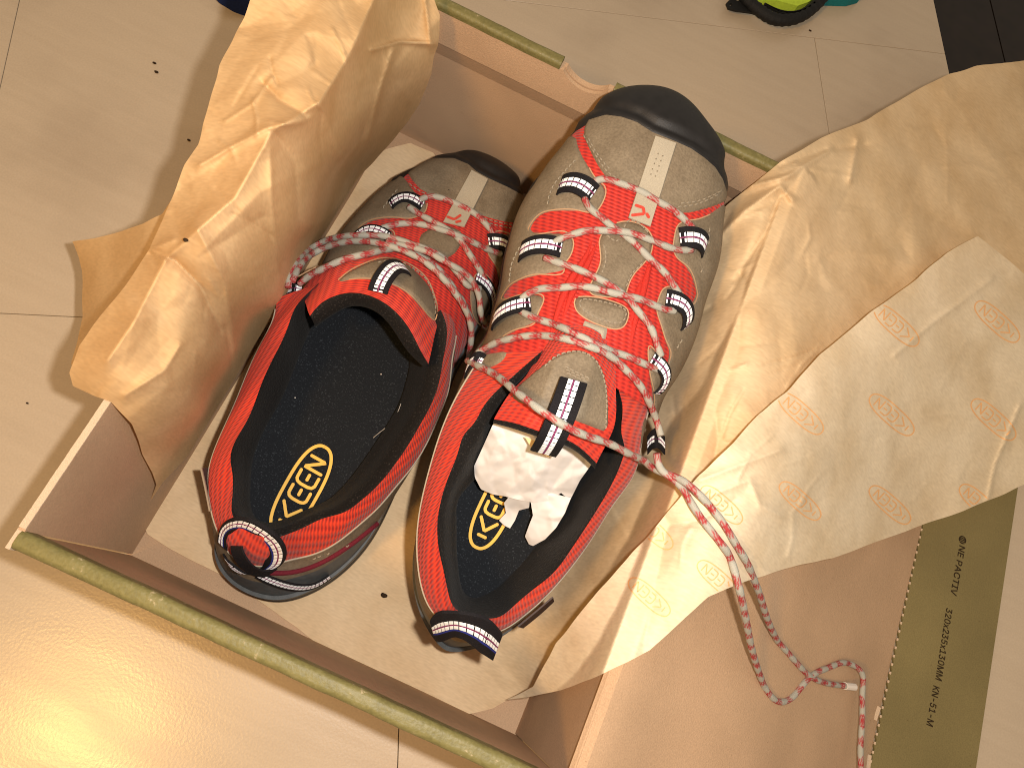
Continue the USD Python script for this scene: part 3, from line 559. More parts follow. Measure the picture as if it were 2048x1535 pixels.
R = make_base(RS, dict(root=rroot, foot=rfoot, dome=rl, hm=([140, 200, 260, 300], [34, 30, 26, 25]), spine_end=240, wsp=([140, 200, 245], [1, 0, -3]), ridge=([100, 140, 160, 180, 200, 225, 245, 300], [90, 84, 80, 74, 67, 59, 55, 55]), pw=2.3,
    c1=(np.vstack([[(962, 712), (940, 748)], cD([(0, 960)]), cE([(300, 40), (235, 250), (190, 430), (160, 640), (165, 820), (195, 980), (245, 1085), (330, 1160), (430, 1205)])]),
        cE([(430, 1205), (530, 1222), (640, 1205), (760, 1130), (900, 1010), (1000, 900), (1110, 760), (1210, 610), (1310, 450), (1400, 330), (1440, 250), (1460, 150)]).tolist() + cD([(1275, 1120), (1315, 990), (1370, 830), (1410, 690)]).tolist(), [56, 53, 51, 50, 54, 60, 54, 51, 54, 59, 47]),
    c2=(np.vstack([[(1086, 700)], cD([(520, 720), (440, 790), (350, 870), (260, 950), (150, 1080), (80, 1200)]), cE([(440, 40), (400, 150), (350, 280), (300, 430), (275, 600), (290, 750), (320, 880), (345, 1000), (380, 1075), (470, 1110)])]),
        cE([(470, 1110), (560, 1130), (620, 1130), (720, 1060), (850, 950), (950, 870), (1050, 740), (1150, 590), (1250, 430), (1320, 300), (1360, 200), (1370, 100)]).tolist() + cD([(1110, 1290), (1112, 1100), (1098, 1000), (1075, 930), (1090, 830), (1130, 700)]).tolist(), [86, 78, 70, 68, 72, 80, 72, 69, 75, 87, 64]),
    c3=(np.vstack([[(1040, 770), (1000, 850)], cE([(500, 330), (410, 430), (400, 560), (400, 700), (410, 850), (430, 960), (460, 1005), (500, 1012)])]),
        cE([(500, 1012), (560, 990), (700, 880), (790, 780), (900, 640), (1020, 500), (1080, 350), (1150, 250)]).tolist() + [(1200, 860), (1205, 800), (1220, 740)], [26, 25]),
    c1x=148, wl=-42, wr=46, ih=24, ins_front=[(70, -26), (180, -34), (180, 40), (70, 28)], lip=3,
    tongue=[([(1095, 668), (1130, 652), (1180, 655), (1228, 690)], [74, 82, 82, 74]), ([(1058, 742), (1100, 715), (1160, 715), (1232, 775)], [80, 91, 91, 82]), ([(1015, 792), (1060, 780), (1130, 800), (1225, 862)], [84, 97, 98, 86]),
            ([(988, 838), (1030, 846), (1085, 864), (1140, 882), (1193, 926)], [86, 98, 101, 98, 86]), ([(986, 846), (1030, 858), (1085, 876), (1140, 895), (1190, 937)], [81, 92, 95, 92, 81]), ([(992, 838), (1032, 845), (1085, 862), (1142, 882), (1192, 925)], [70, 80, 83, 80, 70]), ([(1020, 790), (1060, 790), (1110, 800), (1160, 820), (1200, 860)], [66, 74, 76, 74, 66])]))
BR = Buf([R['dome'], R['tongue'], R['collar'], R['heel_counter'], R['heel_cup'], R['lining']])
# panels, traced outlines carried past the silhouette so that they wrap down the side
bump_in = cC([(530, 760), (600, 640), (650, 560), (720, 455), (790, 385), (890, 325), (1000, 297), (1100, 310), (1200, 345), (1300, 410), (1450, 470), (1560, 520), (1650, 582), (1720, 645), (1768, 720), (1800, 820), (1805, 900), (1790, 1000), (1765, 1090)])
bumper = np.vstack([bump_in, [(1480, 520), (1560, 420), (1560, 120), (1300, 90), (1080, 120), (990, 330), (1040, 420)]])
obj('toe_bumper', R['dome'].overlay(bumper, 1.5, extra=lambda d: 1.9 * sstep(d, 4.4, 8.0) - .55 * np.exp(-((d - 4.4) / 1.1) ** 2)), 'rubber', rroot, smooth=True)
cap = smooth_poly(np.vstack([cC([(835, 395), (880, 500), (925, 590), (965, 655), (1005, 705), (1080, 738), (1200, 788), (1340, 868), (1420, 898), (1480, 930), (1535, 945), (1650, 920), (1760, 885), (1830, 850)]), [(1470, 330), (1420, 260), (1300, 220), (1180, 230)]]), 1)
obj('toe_cap', R['dome'].overlay(cap, .9), 'leather', rroot, smooth=True)
left_p = np.vstack([cC([(792, 420), (800, 480), (835, 560), (885, 640), (935, 715), (990, 770), (988, 835), (962, 892), (930, 932), (800, 926), (640, 925), (560, 945), (505, 995), (468, 1072), (600, 1080), (740, 1085), (772, 1130), (768, 1200), (742, 1255), (712, 1305)]),
    cD([(712, 140), (540, 168), (420, 198), (350, 238), (310, 288), (288, 334), (400, 312), (490, 300), (572, 318), (560, 385), (528, 455), (520, 488), (400, 540), (300, 590), (220, 655), (150, 735), (60, 790)]), [(900, 800), (860, 720), (960, 560), (1000, 420), (1070, 300), (1120, 270)]])
obj('side_panel', R['dome'].overlay(smooth_poly(left_p, 1), .9), 'leather', rroot, smooth=True)
right_p = np.vstack([cC([(1800, 880), (1768, 905), (1700, 952), (1600, 988), (1545, 995), (1490, 1020), (1460, 1100), (1452, 1185), (1478, 1250), (1540, 1300), (1590, 1385), (1612, 1480)]), cD([(1614, 300), (1582, 372), (1540, 330), (1490, 272), (1440, 250), (1388, 262), (1355, 320), (1338, 390), (1370, 520), (1402, 620), (1432, 695), (1420, 762), (1392, 828), (1370, 745), (1330, 690), (1292, 652), (1282, 760), (1292, 850), (1320, 1000), (1310, 1100)]), [(1330, 900), (1400, 780), (1500, 560), (1520, 420)]])
obj('side_panel', R['dome'].overlay(smooth_poly(right_p, 1), .9), 'leather', rroot, smooth=True)
pad1 = smooth_poly(np.vstack([cC([(1040, 1020), (1120, 998), (1200, 1008), (1275, 1050), (1312, 1110), (1312, 1160), (1300, 1225), (1250, 1290), (1190, 1350), (1150, 1420), (1130, 1500)]), cD([(1128, 310), (1000, 330), (868, 300), (900, 210), (940, 140), (960, 80), (955, 0)]), cC([(946, 1140), (968, 1080)])]), 2)
obj('instep_pad', R['dome'].overlay(pad1, 1.2), 'leather', rroot, smooth=True)
pad2 = smooth_poly(cD([(785, 325), (850, 318), (960, 328), (1080, 365), (1140, 400), (1150, 450), (1120, 525), (1060, 547), (960, 520), (870, 480), (800, 430), (778, 375)]), 2)
web = cD([(850, 480), (1008, 535), (985, 640), (962, 738), (870, 705), (778, 672), (815, 590)])
obj('lace_keeper', R['dome'].overlay(web, 1.6), 'beige_web', rroot, smooth=True)
obj('instep_pad', R['dome'].overlay(pad2, 1.9), 'leather', rroot, smooth=True)
tp = smooth_poly(cD([(560, 790), (640, 735), (740, 690), (830, 680), (905, 720), (960, 790), (995, 890), (1012, 1040), (1008, 1245), (900, 1205), (780, 1160), (600, 1095), (480, 1060), (380, 1030), (350, 975), (440, 890)]), 1)
for nm in ('tongue', 'dome'):
    ov = R[nm].overlay(tp, 1.1)
    if nm == 'tongue': obj('tongue_patch', ov, 'leather', R['tongue_obj'], smooth=True)
eye4 = smooth_poly(cD([(170, 700), (260, 660), (315, 675), (318, 720), (270, 775), (200, 800), (140, 800)]), 2)
for nm in ('collar', 'heel_counter'):
    ov = R[nm].overlay(eye4, .9)
    if len(ov[1]): obj('eyelet_patch', ov, 'leather', rroot, smooth=True)
ep = smooth_poly(cD([(1262, 1120), (1292, 1200), (1300, 1330), (1290, 1420), (1240, 1500), (1228, 1420), (1235, 1250)]), 2)
for nm in ('collar', 'heel_counter'):
    ov = R[nm].overlay(ep, .9)
    if len(ov[1]): obj('eyelet_patch', ov, 'leather', rroot, smooth=True)
def edging(buf, parent, lines, lift=.55): obj('cut_edge', ribbon([resample(l, max(len(l) * 6, 12)) for l in lines], 2.4, buf.look, lift, 3), 'cut_edge', parent, smooth=False)
edging(BR, rroot, [left_p[3:17], left_p[12:34], right_p[2:14], right_p[12:32], pad1[::2], pad2[::2]])
for p in (cD([(905, -90), (880, 0), (800, 130), (725, 260), (650, 470), (600, 610)]), cD([(940, -60), (850, 130), (775, 270), (700, 480)]), cD([(1330, -40), (1300, 80), (1245, 300), (1200, 470), (1160, 690)]), cD([(1250, 180), (1205, 330), (1165, 520)])):
    C, N = BR.look(resample(p, 60)); ww = np.sin(np.linspace(.15, np.pi - .15, 60)); obj('gusset_fold', tube(gsm(C - N * .5, 3), 1.7 * ww + .1, 12)[:2], 'red_cloth', rroot, smooth=True)
# beige strap over the toe with its red mark
def web_strip(parent, buf, a0, a1, b0, b1, name, lift=1.4, n=30):
    t = np.linspace(0, 1, n)[:, None]; ua, ub = np.asarray(a0) * (1 - t) + np.asarray(a1) * t, np.asarray(b0) * (1 - t) + np.asarray(b1) * t
    A, N1 = buf.look(ua); B, N2 = buf.look(ub); N = gsm(N1 + N2, 2); N /= np.linalg.norm(N, axis=1, keepdims=True); A, B = gsm(A, 1.5) + N * lift, gsm(B, 1.5) + N * lift
    return strip(name, parent, A, B, N, .7, cells=False, mat_='beige_web')
sa, sb_, sc, sd_ = cC([(1322, 430), (1140, 985), (1465, 480), (1290, 1045)])
ts = web_strip(rroot, BR, sa, sb_, sc, sd_, 'toe_strap')
look_s = lambda uv: BR.look(uv)
obj('strap_mark', ribbon([cC([(1190, 905), (1235, 920)]), cC([(1240, 925), (1245, 962), (1165, 972)]), cC([(1262, 962), (1275, 985)])], 6.0, look_s, 2.35), 'mark_red', ts, smooth=False)
obj('bartack', join(sum([dashes(cC([(1330 - k * 12, 545 + k * 34), (1395 - k * 12, 575 + k * 34)]), look_s, 2.5, 7, 3, .3) for k in range(5)], [])), 'thread', ts)
# lace loops
def loops(root, buf, defs):
    for pth, wd, bul in defs: strap_on('lace_loop', root, buf, pth, wd, bul)
loops(rroot, BR, [(cC([(690, 765), (800, 775), (905, 820)]), 10.6, 3.6), (cC([(425, 1220), (560, 1190), (690, 1190)]), 9.6, 3.6), (cD([(246, 495), (370, 425), (485, 370)]), 8.8, 3.6), 
    (cC([(1495, 1118), (1580, 1130), (1655, 1185)]), 10.2, 3.6), (cD([(1400, 335), (1470, 375), (1525, 520)]), 9.0, 3.6), (cD([(1300, 740), (1345, 800), (1330, 970)]), 6.6, 3.2)])
# tongue loop: lies on the patch, turns over the lip
ta = [RS.w(RS.loc([p], h)[0]) for p, h in zip(cD([(775, 895), (740, 1000), (700, 1110), (650, 1230), (600, 1330), (570, 1375)]), [100, 105, 107, 105, 97, 88])]
tq = resample(np.array(ta), 40); X = RS.B @ np.array([.12, 1, 0]); X /= np.linalg.norm(X); Tn = np.gradient(tq, axis=0); Nn = np.cross(X, Tn); Nn /= np.linalg.norm(Nn, axis=1, keepdims=True); Nn *= np.sign((Nn * (CAM - tq)).sum(1, keepdims=True))
strip('tongue_loop', R['tongue_obj'], tq - X * 5.6, tq + X * 5.6, Nn, 1.0)
obj('bartack', join(sum([dashes(cD([(715 + k * 8, 800 + k * 22), (870 + k * 5, 880 + k * 18)]), lambda uv: (lambda q: (q[0] + q[1] * 1.1, q[1]))(BR.look(uv)), .3, 7, 4, .3) for k in range(3)], [])), 'thread', R['tongue_obj'])
EYE = [(cD([(1286, 1262), (1336, 1212), (1388, 1264)]), [50, 58, 50], cD([(1286, 1390), (1336, 1348), (1390, 1392)]), [44, 52, 44]), (cD([(76, 740), (128, 690), (192, 722)]), [54, 63, 62], cD([(36, 880), (84, 800), (152, 790)]), [50, 59, 58])]
# heel pull loop, an arch standing off the heel
def ladder(sh, a, ha, b, hb, n=60):
    A = sh.w(sh.loc(resample(a, n), np.interp(np.linspace(0, 1, n), np.linspace(0, 1, len(ha)), ha))); B = sh.w(sh.loc(resample(b, n), np.interp(np.linspace(0, 1, n), np.linspace(0, 1, len(hb)), hb)))
    T = np.gradient((A + B) / 2, axis=0); N = np.cross(B - A, T); N = gsm(N / np.linalg.norm(N, axis=1, keepdims=True), 2); N *= np.sign((N * (CAM - A)).sum(1).mean()); return A, B, N
for e_ in EYE:
    A, B, N = ladder(RS, *e_, n=24); strip('lace_loop', rroot, A, B, N, .9, vs=.8)
A, B, N = ladder(RS, cE([(238, 1130), (270, 1095), (370, 1082), (480, 1095), (570, 1125), (655, 1210)]), [84, 92, 96, 96, 93, 84], cE([(268, 1240), (300, 1252), (375, 1228), (450, 1250), (530, 1320), (598, 1362)]), [62, 74, 84, 84, 78, 66])
strip('heel_loop', rroot, A, B, N, 1.3, step=3.1, v0=-.05, vs=1.55, blue=True)
A, B, N = ladder(RS, cE([(590, 1362), (545, 1330), (480, 1270)]), [64, 66, 70], cE([(575, 1352), (525, 1300), (470, 1255)]), [54, 58, 64]); strip('loop_inner_turn', rroot, A, B, N, .9, cells=False)
A, B, N = ladder(RS, cE([(745, 1172), (850, 1085), (950, 1000)]), [58, 57, 56], cE([(775, 1180), (880, 1095), (955, 1025)]), [50, 49, 48], 12); strip('side_tag', rroot, A, B, N, .7, cells=False, mat_='tag_brown')
# stitching
st = []
for p, gp in ((cC([(850, 420), (930, 560), (1000, 660), (1100, 735)]), 4), (cC([(880, 440), (955, 570), (1020, 650)]), 4), (cC([(1480, 905), (1600, 885), (1760, 810)]), 4), (cC([(1500, 880), (1620, 860), (1770, 790)]), 4), (cC([(790, 590), (710, 680), (640, 770), (600, 900)]), 4), (cC([(420, 1180), (370, 1280), (350, 1420)]), 4),
          (cC([(1000, 1100), (1060, 1140), (1150, 1000), (1230, 1030), (1290, 1100)]), 4), (cC([(975, 1165), (990, 1260), (960, 1370)]), 3), (cC([(1240, 1290), (1170, 1360), (1120, 1470)]), 3), (cC([(1690, 1050), (1680, 1180)]), 5), (cD([(1640, 130), (1620, 180)]), 5), (cD([(1500, 610), (1450, 690)]), 5)):
    st += dashes(p, lambda uv: (lambda q: (q[0] + q[1] * 1.0, q[1]))(BR.look(uv)), .3, 7, gp)
ring2 = smooth_poly(cD([(815, 350), (880, 345), (1060, 385), (1118, 415), (1120, 460), (1090, 510), (980, 500), (880, 455), (810, 400)]), 2); st += dashes(np.vstack([ring2, ring2[:1]]), lambda uv: (lambda q: (q[0] + q[1] * 1.95, q[1]))(BR.look(uv)), .3, 6, 4)
st += dashes(cD([(590, 800), (680, 725), (800, 700), (890, 735), (950, 830), (980, 950), (985, 1100), (980, 1220)]), lambda uv: (lambda q: (q[0] + q[1] * 1.1, q[1]))(BR.look(uv)), .3, 6, 4)
tag(obj('stitching', join(st), 'thread', rroot), kind='stuff')
# insole print
def ins_look(sh, h): return lambda uv: (sh.w(sh.loc(uv, h + .55 + .0012 * 0)), np.broadcast_to(sh.B[:, 2], (len(uv), 3)))
def logo_map(o, ax, up): return lambda p: np.asarray(o) + p[:, :1] * np.asarray(ax) + p[:, 1:] * np.asarray(up)
def print_insole(sh, parent, o, end, k, ih):
    o, end = np.array(o), np.array(end); ax = (end - o) / 100; up = np.array([ax[1], -ax[0]]) * k; up = up if up[0] < 0 else -up; mp = logo_map(o - up * 17, ax, up)
    el, ls = logo_lines(mp); lk = lambda uv: (lambda q: (sh.w(np.c_[q[:, :2], ih + 1.0 + .0012 * q[:, 1] ** 2]), np.broadcast_to(sh.B[:, 2], (len(uv), 3))))(sh.loc(uv, ih + .6))
    obj('gold_print', ribbon(el + ls, 6.4, lk, .12, 3), 'logo_gold', parent, smooth=False)
print_insole(RS, R['insole'], cE([(505, 712)])[0], cE([(735, 235)])[0], 1.0, 24)
# laces
lc, s0 = [], 0.
segs = [(cC([(915, 745), (960, 722), (1040, 735), (1110, 760), (1190, 790), (1270, 830), (1350, 880), (1440, 930), (1500, 980), (1570, 1050)]), 0, 0), (cC([(850, 860), (880, 930), (950, 980), (1010, 1040), (1080, 1090), (1150, 1140), (1220, 1210), (1300, 1290), (1370, 1350), (1420, 1420), (1470, 1500)]), .3, .5),
    (cC([(640, 1170), (700, 1130), (780, 1110), (860, 1090), (960, 1100), (1060, 1105), (1160, 1120), (1260, 1150), (1360, 1180), (1450, 1205), (1560, 1200)]), .3, 3.2), (cD([(590, 70), (690, 110), (780, 140), (860, 180), (940, 220), (1010, 260), (1080, 310), (1150, 370), (1190, 430), (1240, 480), (1290, 550), (1310, 620), (1345, 720)]), .3, 1.0),
    (cD([(440, 350), (500, 300), (580, 280), (680, 290), (800, 280), (900, 300), (980, 320), (1080, 340), (1180, 350), (1280, 380), (1370, 415), (1440, 420)]), .3, 3.6), (cD([(420, 420), (520, 480), (620, 510), (700, 550), (790, 600), (880, 650), (970, 690), (1050, 710), (1130, 730), (1220, 770), (1330, 810)]), .2, .5),
    (cD([(150, 720), (200, 685), (270, 640), (370, 620), (460, 600), (570, 600), (680, 625), (780, 650), (880, 690), (970, 720), (1040, 770), (1110, 830), (1170, 880), (1230, 960), (1260, 1040), (1300, 1130), (1335, 1260)]), .4, 1.0)]
for p, o, b in segs:
    V, F, c = lace_mesh(lace_on(BR, p, o, b), s0=s0); lc.append((V, F, c)); s0 += 37
# hand-placed free ends: (pixel, height above the floor)
def free_lace(pz, dz=0):
    P = np.array([at([(u, v)], z + dz)[0] for u, v, z in pz]); return resample(P, 220)
def surf_z(buf, uv): return (lambda q: q[:, 2])(buf.look(uv)[0])
zA = lambda pts: [(u, v, float(surf_z(BR, [(u, v)])[0] + 3)) for u, v in pts]

# ================================================================== left-hand shoe, flat on the box floor
LS = Shoe((81, 19, 4.2), (64, 311, 4.2))
lroot = thing('hiking_shoe', 'empty red and beige hiking shoe lying flat, lace bundle gathered over its tongue', 'hiking shoe', None)
ll = resample(np.array([(136, -46), (150, -47), (175, -49.5), (196, -49), (225, -44), (249, -36), (268, -24), (280, -11), (285, 2), (286, 14), (284, 25), (278.5, 36), (267, 43.5), (252, 47.5), (235, 49), (215, 48.5), (195, 46), (172, 44), (150, 42), (136, 41)], float), 120)
tt = np.gradient(ll, axis=0); nn = np.c_[-tt[:, 1], tt[:, 0]]; nn /= np.linalg.norm(nn, axis=1, keepdims=True); nn = nn if ((ll - [200, 0]) * nn).sum() > 0 else -nn
ll = ll - nn * (1.2 * sstep(ll[:, 0], 225, 255))[:, None]
Lf = make_base(LS, dict(root=lroot, foot=np.vstack([ll[ll[:, 0] > 150][::4], [(140, 43), (110, 40), (72, 37.5), (47, 36), (25, 29), (8, 17), (-1, 4), (-3, -8), (-1, -21), (6, -32), (20, -38.5), (45, -41), (72, -41.5), (110, -42), (140, -45)]]), dome=ll, hm=([140, 200, 260, 300], [34, 30, 26, 25]), spine_end=240, wsp=([140, 200, 245], [0, 0, 2]), ridge=([100, 140, 160, 180, 200, 225, 245, 300], [88, 84, 80, 74, 67, 59, 55, 55]), pw=2.3,
    c1=(np.vstack([[(552, 600)], cA([(500, 1010), (430, 1170), (330, 1380), (270, 1530)]), cB([(180, 500), (120, 660), (105, 760), (115, 880), (140, 1000), (180, 1100), (240, 1200), (340, 1255)])]),
        cB([(340, 1255), (450, 1262), (560, 1230), (700, 1200), (850, 1130), (1000, 1010), (1100, 920), (1200, 800), (1300, 680), (1400, 510), (1470, 350), (1510, 240)]).tolist() + cA([(1540, 1230), (1558, 1150), (1550, 1080)]).tolist(), [62, 54, 50, 50, 50, 50, 50, 52, 58]),
    c2=(cA([(860, 820), (800, 815), (700, 885), (620, 970), (570, 1100), (500, 1250), (420, 1420)]).tolist() + cB([(340, 400), (270, 520), (235, 620), (248, 720), (248, 850), (245, 960), (290, 1030), (400, 1085)]).tolist(),
        cB([(400, 1085), (490, 1100), (560, 1080), (680, 1030), (770, 985), (900, 950), (1000, 880), (1090, 800), (1190, 680), (1280, 550), (1350, 430), (1420, 300), (1460, 180), (1482, 50)]).tolist() + cA([(1505, 1130), (1490, 1040), (1468, 995)]).tolist(), [86, 76, 67, 70, 80, 68, 66, 72, 82]),
    c3=(cA([(760, 1020), (700, 1130), (600, 1380)]).tolist() + cB([(520, 330), (450, 450), (400, 560), (375, 640), (360, 800), (365, 920), (400, 985), (440, 1005)]).tolist(),
        cB([(440, 1005), (490, 1000), (680, 930), (790, 880), (900, 780), (970, 690), (1060, 560), (1150, 420), (1210, 310), (1250, 180)]).tolist() + cA([(1260, 1370), (1270, 1280)]).tolist(), [24, 23]),
    c1x=146, wl=-46, wr=43, ih=23, ins_front=[(70, -34), (190, -36), (190, 34), (70, 22)], lip=2,
    tongue=[([(600, 585), (650, 530), (720, 505), (800, 525), (885, 615)], [64, 78, 83, 80, 66]), ([(611, 606), (660, 556), (722, 538), (795, 562), (872, 660)], [76, 90, 95, 92, 78]),
            ([(620, 631), (640, 608), (671, 591), (705, 585), (739, 591), (773, 608), (800, 632), (824, 666), (841, 700), (857, 728)], [84, 91, 97, 100, 97, 91, 84]), ([(629, 650), (670, 623), (705, 609), (749, 619), (783, 650), (817, 700), (848, 732)], [76, 86, 92, 86, 76]),
            ([(632, 648), (672, 616), (705, 600), (750, 608), (786, 642), (822, 695), (850, 722)], [62, 70, 74, 70, 62]), ([(640, 600), (705, 560), (780, 590), (850, 690)], [58, 64, 64, 58])]))
BL = Buf([Lf['dome'], Lf['tongue'], Lf['collar'], Lf['heel_counter'], Lf['heel_cup'], Lf['lining']])
bump_in = cA([(1215, 250), (1262, 208), (1335, 152), (1430, 127), (1540, 127), (1620, 160), (1665, 200), (1740, 242), (1850, 292), (1930, 335), (1958, 385)])
obj('toe_bumper', Lf['dome'].overlay(np.vstack([bump_in, [(1100, 420), (1110, 300), (980, 270), (860, 270), (780, 330), (780, 372)]]), 1.6, extra=lambda d: 2.2 * sstep(d, 3.4, 6.5) - .5 * np.exp(-((d - 3.4) / 1.0) ** 2)), 'rubber', lroot, smooth=True)
obj('toe_cap', Lf['dome'].overlay(np.vstack([cA([(1300, 235), (1345, 285), (1400, 318), (1500, 345), (1660, 425), (1750, 455), (1840, 478), (1960, 490), (2050, 420)]), [(1060, 360), (990, 300), (880, 300), (815, 345)]]), .9), 'leather', lroot, smooth=True)
left_p = np.vstack([cA([(1262, 232), (1300, 290), (1345, 335), (1388, 375), (1372, 425), (1330, 450), (1300, 460), (1200, 456), (1100, 462), (1020, 492), (985, 532), (1060, 545), (1150, 520), (1195, 545), (1180, 600), (1150, 625), (1040, 660), (900, 700), (760, 740), (640, 800)]), [(540, 560), (600, 480), (720, 370), (780, 320)]])
obj('side_panel', Lf['dome'].overlay(smooth_poly(left_p, 1), .9), 'leather', lroot, smooth=True)
right_p = np.vstack([cA([(1960, 500), (1890, 560), (1780, 540), (1745, 600), (1740, 660), (1790, 740), (1810, 830), (1790, 900), (1740, 800), (1690, 775), (1640, 870), (1640, 960), (1660, 1040), (1720, 1100)]), [(1010, 680), (1060, 500), (1080, 440)]])
obj('side_panel', Lf['dome'].overlay(smooth_poly(right_p, 1), .9), 'leather', lroot, smooth=True)
obj('instep_pad', Lf['dome'].overlay(smooth_poly(cA([(1340, 560), (1400, 520), (1470, 490), (1540, 510), (1600, 545), (1570, 650), (1485, 702), (1370, 685), (1345, 640)]), 1), 1.1), 'leather', lroot, smooth=True)
tp = smooth_poly(cA([(855, 835), (920, 775), (1000, 735), (1080, 700), (1180, 690), (1290, 730), (1380, 800), (1425, 900), (1445, 1000), (1440, 1055), (1405, 1045), (1350, 975), (1280, 900), (1200, 850), (1080, 815), (960, 812)]), 1)
obj('tongue_patch', Lf['tongue'].overlay(tp, 1.1), 'leather', Lf['tongue_obj'], smooth=True)
sa, sb_, sc, sd_ = cA([(1640, 188), (1475, 490), (1738, 242), (1600, 520)])
edging(BL, lroot, [left_p[3:15], left_p[10:20], right_p[1:8], right_p[6:14], tp[::2]])
ts = web_strip(lroot, BL, sa, sb_, sc, sd_, 'toe_strap')
lookL = lambda uv: BL.look(uv)
obj('strap_mark', ribbon([cA([(1555, 472), (1580, 478)]), cA([(1575, 455), (1540, 480), (1500, 465)])][1:] + [cA([(1550, 495), (1575, 488)])], 5.0, lookL, 2.35), 'mark_red', ts, smooth=False)
loops(lroot, BL, [(cA([(1178, 388), (1270, 368), (1358, 388)]), 8.6, 3.4), (cA([(965, 596), (1060, 558), (1158, 572)]), 7.4, 3.4), (cA([(1742, 598), (1800, 610), (1862, 655)]), 9.6, 3.4), (cA([(1668, 800), (1712, 850), (1736, 930), (1742, 1015)]), 7.6, 3.4)])
A, B, N = ladder(LS, cA([(575, 850), (618, 828), (660, 846)]), [58, 66, 66], cA([(560, 915), (606, 900), (655, 884)]), [55, 62, 62], n=24); strip('lace_loop', lroot, A, B, N, .9, vs=.7)
strap_on('tongue_loop', Lf['tongue_obj'], BL, cA([(1255, 775), (1180, 778), (1130, 830), (1100, 900)]), 9.8, 3.0, base=1.6)
A, B, N = ladder(LS, cB([(163, 1100), (180, 1030), (250, 978), (350, 980), (450, 1030), (530, 1095), (566, 1170), (548, 1240), (500, 1268)]), [58, 70, 82, 86, 86, 84, 78, 66, 54], cB([(222, 1160), (222, 1092), (268, 1052), (335, 1066), (395, 1108), (436, 1155), (448, 1200), (438, 1240), (415, 1268)]), [50, 58, 68, 72, 72, 70, 64, 56, 46])
strip('heel_loop', lroot, A, B, N, 1.6, step=2.9, v0=-.34, vs=1.35, blue=True)
strap_on('loop_knot', lroot, BL, cB([(285, 1135), (345, 1210), (415, 1262), (475, 1285)]), 8.5, 2.6, base=1.0, cells=False)
strap_on('loop_twist', lroot, BL, cB([(238, 1195), (285, 1218), (335, 1275)]), 6.2, 2.2, base=2.2, step=2.0, vs=.75)
strap_on('loop_tail', lroot, BL, cB([(405, 1300), (510, 1340), (620, 1365), (720, 1358), (812, 1310)]), 6.4, 1.0, base=.9, step=2.1, vs=.75, v0=.1)
A, B, N = ladder(LS, cB([(60, 690), (85, 810), (112, 940)]), [54, 52, 50], cB([(98, 690), (112, 810), (128, 955)]), [50, 48, 46], 14); strip('side_tag', lroot, A, B, N, .8, cells=False, mat_='tag_brown')
A, B, N = ladder(LS, cB([(58, 690), (84, 810), (110, 942)]), [56, 54, 52], cB([(64, 690), (90, 810), (115, 942)]), [55, 53, 51], 14); strip('tag_edge', lroot, A, B, N, .8, cells=False, mat_='thread')
for p in (cB([(440, 1292), (560, 1296), (700, 1265), (850, 1190), (980, 1100), (1090, 1010)]),):
    C, N = BL.look(resample(p, 60)); obj('piping', tube(gsm(C + N * .6, 2), 1.25, 10)[:2], 'piping', lroot)
st = []
lift1 = lambda uv: (lambda q: (q[0] + q[1] * 1.0, q[1]))(BL.look(uv))
for p in (cA([(1285, 265), (1340, 305), (1420, 335)]), cA([(1690, 455), (1780, 480), (1880, 500)]), cA([(1690, 475), (1780, 500), (1880, 520)]), cA([(1215, 300), (1150, 380), (1120, 430)]), cA([(1480, 505), (1530, 530), (1580, 550)]), cA([(1100, 725), (1190, 715), (1300, 760), (1380, 830), (1420, 930), (1430, 1030)])):
    st += dashes(p, lift1, .3, 6, 4)
for p in ([(652, 1105), (660, 1100)], [(625, 1114), (640, 1108)], [(690, 1090), (700, 1084)]): st += dashes(np.array(p, float), lift1, .3, 6, 4)
for p in (cB([(290, 1340), (330, 1372)]), cB([(345, 1385), (385, 1402)]), cB([(400, 1408), (440, 1422)])):
    q = LS.w(LS.loc(p, 4)); st.append(tube(q, .5, 6)[:2])
tag(obj('stitching', join(st), 'thread', lroot), kind='stuff')
print_insole(LS, Lf['insole'], cB([(508, 1075)])[0], cB([(792, 568)])[0], 1.0, 23)
hp = cB([(1072, 512), (1110, 480), (1160, 440), (1200, 390), (1222, 345), (1234, 312)]); Hq = LS.w(LS.loc(resample(hp, 40), np.linspace(25.5, 42, 40))); obj('lint_hair', tube(Hq, .13, 6)[:2], 'aglet', Lf['insole'])
for p in ((615, 278), (1118, 140)):
    m = trimesh.creation.icosphere(1, .45); m.apply_translation(LS.w(LS.loc(cB([p]), 24.6))[0]); obj('lint_speck', m, 'aglet', Lf['insole'])
lcl, s0 = [], 11.
